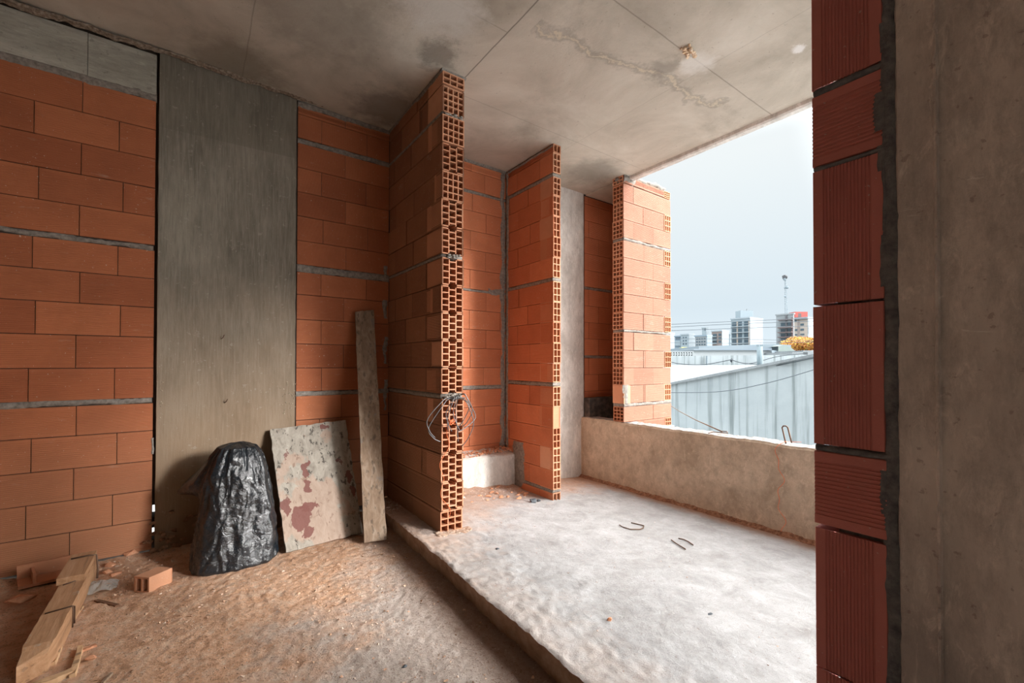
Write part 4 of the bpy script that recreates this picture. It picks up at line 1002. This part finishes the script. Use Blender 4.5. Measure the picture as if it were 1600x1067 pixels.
m = MB(); m.add([A0+Vector((T, 0, -.02)), A1+Vector((T, 0, -.03)), A2+Vector((T, 0, -.35)), C1, C0], [(0, 1, 2, 3, 4)]); m.add([A0+Vector((T, 0, -.12)), A1+Vector((T, 0, -.13)), A2+Vector((T, 0, -.45)), C1-Z_*.1, C0-Z_*.1], [(4, 3, 2, 1, 0)])
part(m, 'roof_sheet', M_white, root)
m = MB()
def wallband(m, x0, x1, y0, y1, dep, th=.2, tone=.5, y0r=None):
    a = far(x0, y1, dep); b = far(x1, y1, dep); c = far(x1, y0 if y0r is None else y0r, dep); d = far(x0, y0, dep); back = _F*th
    vs = [a, b, c, d]; m.add(vs+[v+back for v in vs], [(0, 1, 2, 3), (7, 6, 5, 4), (3, 2, 6, 7), (0, 3, 7, 4), (1, 5, 6, 2), (0, 4, 5, 1)], tone)
wallband(m, 1010, 1290, 556.5, 572, 22, .2, .5, 554); part(m, 'back_parapet', M_render, root)
m = MB(); m.tube([far(1104.5, 556, 21.9), far(1104.5, 571, 21.9)], .04, 6); part(m, 'downpipe', M_greyroof, root)
def cable(pts, r, label, name='overhead_cable', n=14, grp=None, matl=None):
    m = MB(); P = [far(*p) for p in pts]; P = [P[0]]+P+[P[-1]]; out = []
    for s in range(1, len(P)-2):
        for q_ in range(n):
            t = q_/n; p0, p1_, p2_, p3 = P[s-1:s+3]; out.append(.5*((2*p1_)+(-p0+p2_)*t+(2*p0-5*p1_+4*p2_-p3)*t*t+(-p0+3*p1_-3*p2_+p3)*t**3))
    out.append(P[-1]); c = out[0].copy(); m.tube([p-c for p in out], r, 5)
    o = m.build(name, matl or M_cable, label=label, cat='cable', group=grp); o.location = c; return o
M_cable = mat('cable_dark', (.035, .045, .055), .8); M_cable2 = mat('cable_grey', (.075, .09, .105), .8)
cable([(1020, 613, 8.9), (1120, 612, 8.3), (1200, 598, 7.7), (1290, 572, 7.2)], .008, 'thin grey cable sagging across the stained grey gable wall', matl=M_cable2)
cable([(1020, 604, 11), (1130, 588, 9.6), (1210, 572, 8.4), (1290, 555, 7.6)], .009, 'dark cable following the sloping top of the gable wall')
cable([(1030, 560, 21.7), (1060, 568, 21.7), (1100, 569.5, 21.7), (1142, 562, 21.7)], .02, 'dark cable drooping across the back roof parapet, left of the junction')
cable([(1142, 562, 21.7), (1160, 567, 21.7), (1185, 569, 21.7)], .02, 'dark cable drooping from the junction to the vent pipe')
cable([(1142, 562, 21.6), (1170, 568, 21.6), (1215, 557, 21.6), (1260, 552, 21.6)], .018, 'dark cable rising rightwards from the junction past the vent pipe')
m = MB(); chunk(m, (0, 0, 0), .10, .06, .13, 12, .5, 2); o = m.build('cable_junction', M_cable, label='dark cable junction lump on the back roof parapet', cat='junction box'); o.location = far(1143, 563, 21.7)
for k, (ya, yb, yc_, lb) in enumerate(((508, 502, 496, 'topmost of the overhead lines across the sky'), (512.5, 506, 501, 'second overhead line from the top'), (517.5, 513, 508, 'third overhead line from the top'), (529, 530, 533, 'fourth overhead line, crossing the apartment windows'), (535, 536, 534, 'lowest overhead line just above the shed roof'))):
    cable([(1020, ya, 34), (1150, yb, 34), (1300, yc_, 34)], .022 if k < 3 else .016, lb, matl=M_cable2)
P = far(1188, 572, 15); m = MB(); Pt = far(1187, 541, 15)
m.tube([P-Vector((0, 0, .4)), Pt], [.095, .092], 16); o = m.build('vent_pipe', M_pipe, smooth=True, label='grey upright vent pipe rising in front of the white shed', cat='pipe')
root_c = o
for k in range(6):
    a = k*math.pi/3; m = MB(); m.tube([Pt+Vector((.08*math.cos(a), .08*math.sin(a), 0)), Pt+Vector((.08*math.cos(a), .08*math.sin(a), .05))], .015, 5); m.build('rim_stud', M_pipe, o)
# white shed with grey roof
root = empty('white_shed', far(1150, 560, 30), 'long white shed with a flat grey roof edge behind the rooftop', 'building')
m = MB(); wallband(m, 1084, 1206, 545, 560, 30, 6); part(m, 'shed_wall', mat('white_render', (.28, .305, .32)), root)
m = MB(); wallband(m, 1084, 1206, 545.8, 547, 29.8, 6, .5, 544.5); part(m, 'fascia', mat('fascia_dark', (.16, .20, .24)), root)
m = MB(); wallband(m, 1092, 1206, 540.8, 545.5, 30.5, 6, .5, 537.5); wallband(m, 1206, 1236, 537.5, 551, 30.6, 6, .5, 539); part(m, 'roof', M_greyroof, root)
m = MB(); wallband(m, 1206, 1238, 547, 551, 29.9, .3, .5, 550.5); part(m, 'lean_to_roof', mat('fascia_pale', (.45, .52, .57)), root)
m = MB(); cc = far(1222, 553, 29.7); vs = []
for k in range(13):
    t = k/12; x = 1216+30*t; y = 552-13.5*math.sin(math.acos(max(-1, min(1, (t*.94+.03)*1.6-.75)))) if False else 552-13*(1-(max(0, t-.22)/.78)**2)*(.85+.15*min(1, t/.22))
    p = far(x, y, 29.7); vs += [p, p+_F*4, far(x, 555, 29.7)]
m.add(vs, [(3*k, 3*k+3, 3*k+4, 3*k+1) for k in range(12)]+[(3*k+2, 3*k+5, 3*k+3, 3*k) for k in range(12)])
o = part(m, 'vault_roof', mottled('vault', [(.15, .19, .185), (.23, .275, .26)], .8), root, label='small curved roof at the right end')
root = empty('lattice_wall', far(1065, 557, 26), 'white pierced block balustrade below the small autumn trees at left', 'wall')
m = MB(); wallband(m, 1030, 1084, 549, 550.3, 26, .2); wallband(m, 1030, 1084, 555.8, 558, 26, .2)
for k in range(10): wallband(m, 1046+4*k, 1047.3+4*k, 550, 556, 26, .2)
for k in range(10): wallband(m, 1047+4*k, 1049.4+4*k, 552.2, 554, 26, .18)
part(m, 'block_lattice', mat('lattice_white', (.27, .295, .31)), root)
m = MB(); wallband(m, 1030, 1084, 549.5, 558, 26.6, .2); part(m, 'shaded_backing', mat('lattice_back', (.20, .22, .22)), root)
m = MB()
for x0, x1, y0 in ((1238, 1262, 550), (1255, 1290, 547.5)): wallband(m, x0, x1, y0, 556, 27, 3)
m.build('low_roof', M_white, label='low pale roofs below the large orange tree', cat='roof')
# trees
def tree(x0, x1, yt, yb, dep, cols, label, n, seed):
    rs = random.Random(seed); base = far((x0+x1)/2, yb+14, dep); root = empty('autumn_tree', base, label, 'tree')
    m = MB(); lump = []
    wpx = (x1-x0)/2; R = wpx*dep/FPX; top = far((x0+x1)/2, yt, dep).z; bot = far((x0+x1)/2, yb, dep).z; cz = (top+bot)/2; Hr = (top-bot)/2
    for k in range(14):
        a = rs.uniform(0, 6.28); f = rs.random()**.5*.62; lump.append((base.x+R*f*math.cos(a), base.y+R*f*math.sin(a), cz+Hr*rs.uniform(-.45, .5)*(1-f*.5), rs.uniform(.3, .5)))
    for k in range(n):
        lx, ly, lz, lr = rs.choice(lump); v = Vector((rs.gauss(0, 1), rs.gauss(0, 1), rs.gauss(0, 1))).normalized()*lr*rs.uniform(.75, 1.05)
        p = Vector((lx+v.x*R*1.0, ly+v.y*R, lz+v.z*Hr*1.1)); s = .0022*dep*rs.uniform(.5, 1.2); a = Vector((rs.gauss(0, 1), rs.gauss(0, 1), rs.gauss(0, 1))).normalized(); b = a.orthogonal().normalized()
        m.quad(p-a*s, p-b*s, p+a*s, p+b*s, rs.random())
    N = NB(mat('autumn_leaves')); c = N.ramp(N.n('ShaderNodeAttribute', attribute_name='tone').outputs['Fac'], [(i/(len(cols)-1), cc) for i, cc in enumerate(cols)])
    part(m, 'foliage', N.out(c, None, .8), root)
    m = MB(); m.tube([base-Z_*4, base+Z_*.3, Vector((base.x, base.y, cz))], [.12, .1, .05], 6)
    for k in range(5): lx, ly, lz, lr = lump[k]; m.tube([Vector((base.x, base.y, bot+.1)), Vector((lx, ly, lz))], [.05, .02], 5)
    part(m, 'trunk', mat('bark', (.13, .10, .08)), root)
tree(1222, 1290, 523, 553, 40, [(.22, .065, .02), (.46, .18, .035), (.55, .31, .06), (.40, .32, .06)], 'large orange and yellow autumn tree beside the near brick edge', 5200, 3)
tree(1060, 1078, 542, 552, 44, [(.40, .40, .05), (.72, .62, .10), (.50, .48, .10)], 'small yellow-green tree above the pierced balustrade', 1200, 4)
tree(1076, 1092, 543, 552, 45, [(.60, .26, .06), (.80, .45, .10)], 'small orange tree at the left end of the white shed', 1000, 6)
# apartment buildings
GLASS = mat('far_glass', (.05, .075, .095), .25)
def hit(P, d, px):   # along direction d from P to the sight line of column px (plan view)
    r = ray(px, 560); det = d.x*(-r.y)-(-r.x)*d.y; t = ((-P.x)*(-r.y)-(-r.x)*(-P.y))/det; return t
def block(name, xl, xn, xr, yt, dep, cl, cr, label, windows=(), right=(), extras=None, bands=None):
    Nn = far(xn, yt, dep); zt_ = Nn.z; P = Vector((Nn.x, Nn.y, 0))
    wl_ = hit(P, Y_, xl) if xl < xn else 4.0; wr_ = hit(P, X_, xr) if xr > xn else 8.0
    wl_ = max(.5, wl_); wr_ = max(.5, min(wr_, 80))
    root = empty(name, (P.x, P.y, -8), label, 'building', None)
    m = MB(); m.box((P.x, P.y, -8), (P.x+wr_, P.y+wl_, zt_)); part(m, 'walls', cl, root)
    if cr is not cl:
        m = MB(); m.box((P.x+.0, P.y-.15, -8), (P.x+wr_, P.y+.02, zt_)); part(m, 'side_wall', cr, root)
    m = MB(); m.box((P.x-.2, P.y-.2, zt_-.1), (P.x+wr_+.2, P.y+wl_+.2, zt_+.35)); part(m, 'roof_edge', cr, root)
    def py2z(y): return far(xn, y, dep).z
    for (xa, xb, ya, yb) in windows:      # on the left-hand face (plane x = P.x)
        ya_, yb_ = hit(P, Y_, xa), hit(P, Y_, xb)
        m = MB(); m.box((P.x-.12, P.y+yb_, py2z(yb)), (P.x+.05, P.y+ya_, py2z(ya))); part(m, 'window', GLASS, root)
    for (xa, xb, ya, yb) in right:
        a_, b_ = hit(P, X_, xa), hit(P, X_, xb)
        m = MB(); m.box((P.x+a_, P.y-.25, py2z(yb)), (P.x+b_, P.y+.05, py2z(ya))); part(m, 'window', GLASS, root)
    for (xa, xb, ya, yb, prj, mt, nm) in (bands or []):
        ya_, yb_ = hit(P, Y_, xa), hit(P, Y_, xb)
        m = MB(); m.box((P.x-prj, P.y+yb_, py2z(yb)), (P.x+.05, P.y+ya_, py2z(ya))); part(m, nm, mt, root)
    for (x0, x1, ya, yb, mt, nm) in (extras or []):
        m = MB(); c0 = far(x0, yb, dep*1.03); c1 = far(x1, yb, dep*1.03); wv = c1-c0; wv.z = 0
        m.obox(c0, wv, Vector((_F.x, _F.y, 0))*wv.length*.8, Z_*(far(x0, ya, dep*1.03).z-c0.z)); part(m, nm, mt, root)
    return root
Wt = mat('facade_white', (.21, .255, .285)); Wt2 = mat('facade_side_white', (.25, .29, .32)); Br = mat('facade_brown', (.19, .155, .145)); Bl = mat('facade_blue_grey', (.16, .21, .255)); Gr = mat('facade_grey', (.21, .23, .245)); Red = mat('tank_red', (.33, .07, .06)); Tan = mat('facade_tan', (.30, .26, .23)); Dk = mat('facade_dark', (.10, .10, .11)); Rail = mat('balcony_dark', (.11, .08, .08))
# central block
win = []
for (ya, yb) in ((501.5, 508), (510, 517.5), (519.5, 526), (528, 535), (537, 541)):
    win += [(1144.3, 1150.8, ya, yb), (1154, 1159.5, ya, yb), (1163, 1169.8, ya, yb)]
bd = [(1142.6, 1171, y, y+1.1, .5, Wt2, 'floor_slab') for y in (508.6, 518.1, 526.6, 535.6)]+[(1151.5, 1153.3, 501, 541, .2, Tan, 'brick_strip'), (1170, 1171.2, 501, 541, .2, Tan, 'brick_strip')]
block('apartment_building', 1142.3, 1171.3, 1191.5, 496.7, 150, Wt, Wt2, 'tall white apartment block with large dark windows at the centre of the skyline', win, (), [(1157, 1176.5, 485, 496, Wt, 'penthouse'), (1166.6, 1167.2, 482.5, 485, Dk, 'antenna')], bd)
# right blocks
bd = [(1217.5, 1239.5, y, y+1.4, 1.2, Rail, 'balcony') for y in (498, 510.5, 518, 525.5, 533)]
win = []
for y in (503.5, 513, 520.5, 528): win += [(1220.5, 1227.5, y, y+4.6), (1231, 1237, y, y+4.6)]
block('apartment_building', 1213, 1239.8, 1240.6, 490.5, 140, Gr, Gr, 'grey and brown apartment block with dark balconies beneath the lattice mast', win, (), None, bd+[(1219.5, 1239.5, 491, 540, .3, Dk, 'brown_front')][:0]+[(1227.8, 1230.6, 491, 541, .3, Dk, 'stair_strip'), (1237.3, 1239.6, 496, 541, .3, Rail, 'stair_strip')])
block('apartment_building', 1240.5, 1262, 1290, 496.5, 155, Tan, Wt2, 'tan apartment block with a red roof tank behind the orange tree', [(1242, 1245, 498.5, 501.5), (1251, 1256.5, 505, 508), (1251, 1256.5, 513, 516), (1242.5, 1246, 513, 516), (1242.5, 1246, 521, 523), (1251, 1257, 521, 523)], [(1262.5, 1270, 511, 522), (1250, 1275, 497.5, 500)][:1], [(1242.5, 1262, 487, 495.5, Red, 'red_tank_room'), (1247, 1252, 489.5, 495.4, Rail, 'tank_door')], [(1240.6, 1262, 496.6, 498.2, .6, Dk, 'cornice'), (1246.5, 1249.5, 499, 545, .2, Br, 'brick_strip')])
# left blocks
block('apartment_building', 1054, 1064, 1066, 525.5, 170, Bl, Bl, 'small blue-topped block farthest left on the skyline', [(1056, 1063, 527, 530)], (), None, [(1055, 1064, 532, 540, .4, Wt, 'white_front')])
block('apartment_building', 1064, 1076, 1085, 522.5, 165, Wt, Wt2, 'pale block second from the left on the skyline', [(1067, 1069, 526, 528), (1071, 1073, 526, 528), (1067, 1069, 531, 533), (1071, 1073, 531, 533), (1067, 1069, 536, 538), (1071, 1073, 536, 538)], (), [(1065, 1074, 521.5, 523, Wt, 'rooftop_box')])
block('apartment_building', 1086, 1104, 1112, 524.8, 130, Gr, Bl, 'blue-grey mid-rise with rows of small windows left of the brown block', [(1088+i*4, 1090.5+i*4, y, y+2) for i in range(4) for y in (528, 532.5, 537, 541)], ())
block('water_tower_house', 1097, 1103, 1106.5, 512.5, 160, Wt, Wt2, 'narrow white rooftop tower rising behind the blue-grey mid-rise', [(1101, 1102.5, 513.5, 516)], ())
block('apartment_building', 1112.2, 1127.8, 1138.5, 517, 145, Br, Wt2, 'brown fronted mid-rise with white side wall left of the central tower', [(1114, 1120, y, y+3.6) for y in (521, 526.5, 532)]+[(1123, 1127, y, y+3.6) for y in (521, 526.5, 532)], (), None, [(1113, 1120.5, y, y+1, .8, Wt, 'balcony') for y in (525, 530.5, 536)])
block('apartment_building', 1138.5, 1141, 1143, 523, 175, Wt, Wt, 'thin sliver of a far white block tucked left of the central tower')
block('apartment_building', 1018, 1040, 1053.5, 520, 180, Wt, Wt2, 'pale far block partly hidden by the block fin')
# mast
base = far(1228.5, 488.5, 142); top = far(1227, 433, 142); base.z = far(1239.8, 490.5, 140).z+.36; root = empty('lattice_mast', base, 'tall thin telecom mast with small antennas above the balcony block', 'mast')
m = MB(); hw = .35
for a, b in ((-1, -1), (1, -1), (0, 1)): m.tube([base+Vector((a*hw, b*hw, 0)), top+Vector((a*.15, b*.15, 0))], .07, 4)
nn = 20
for k in range(nn):
    t0, t1 = k/nn, (k+1)/nn; p = base.lerp(top, t0); q2 = base.lerp(top, t1); w = .35-.2*t0
    m.tube([p+Vector((-w, -w, 0)), q2+Vector((w, -w, 0))], .04, 4); m.tube([p+Vector((w, -w, 0)), q2+Vector((0, w, 0))], .04, 4)
part(m, 'lattice', M_greyroof, root)
for (t, s) in ((1.0, .9), (.94, .55), (.72, .6), (.70, .35), (.47, .4)):
    m = MB(); p = base.lerp(top, t)+_R*(.5 if t < .9 and s > .5 else -.2); chunk(m, p, s, s, s*.9, 14, .5, int(t*100)); part(m, 'antenna', M_greyroof if t < .99 else Dk, root)
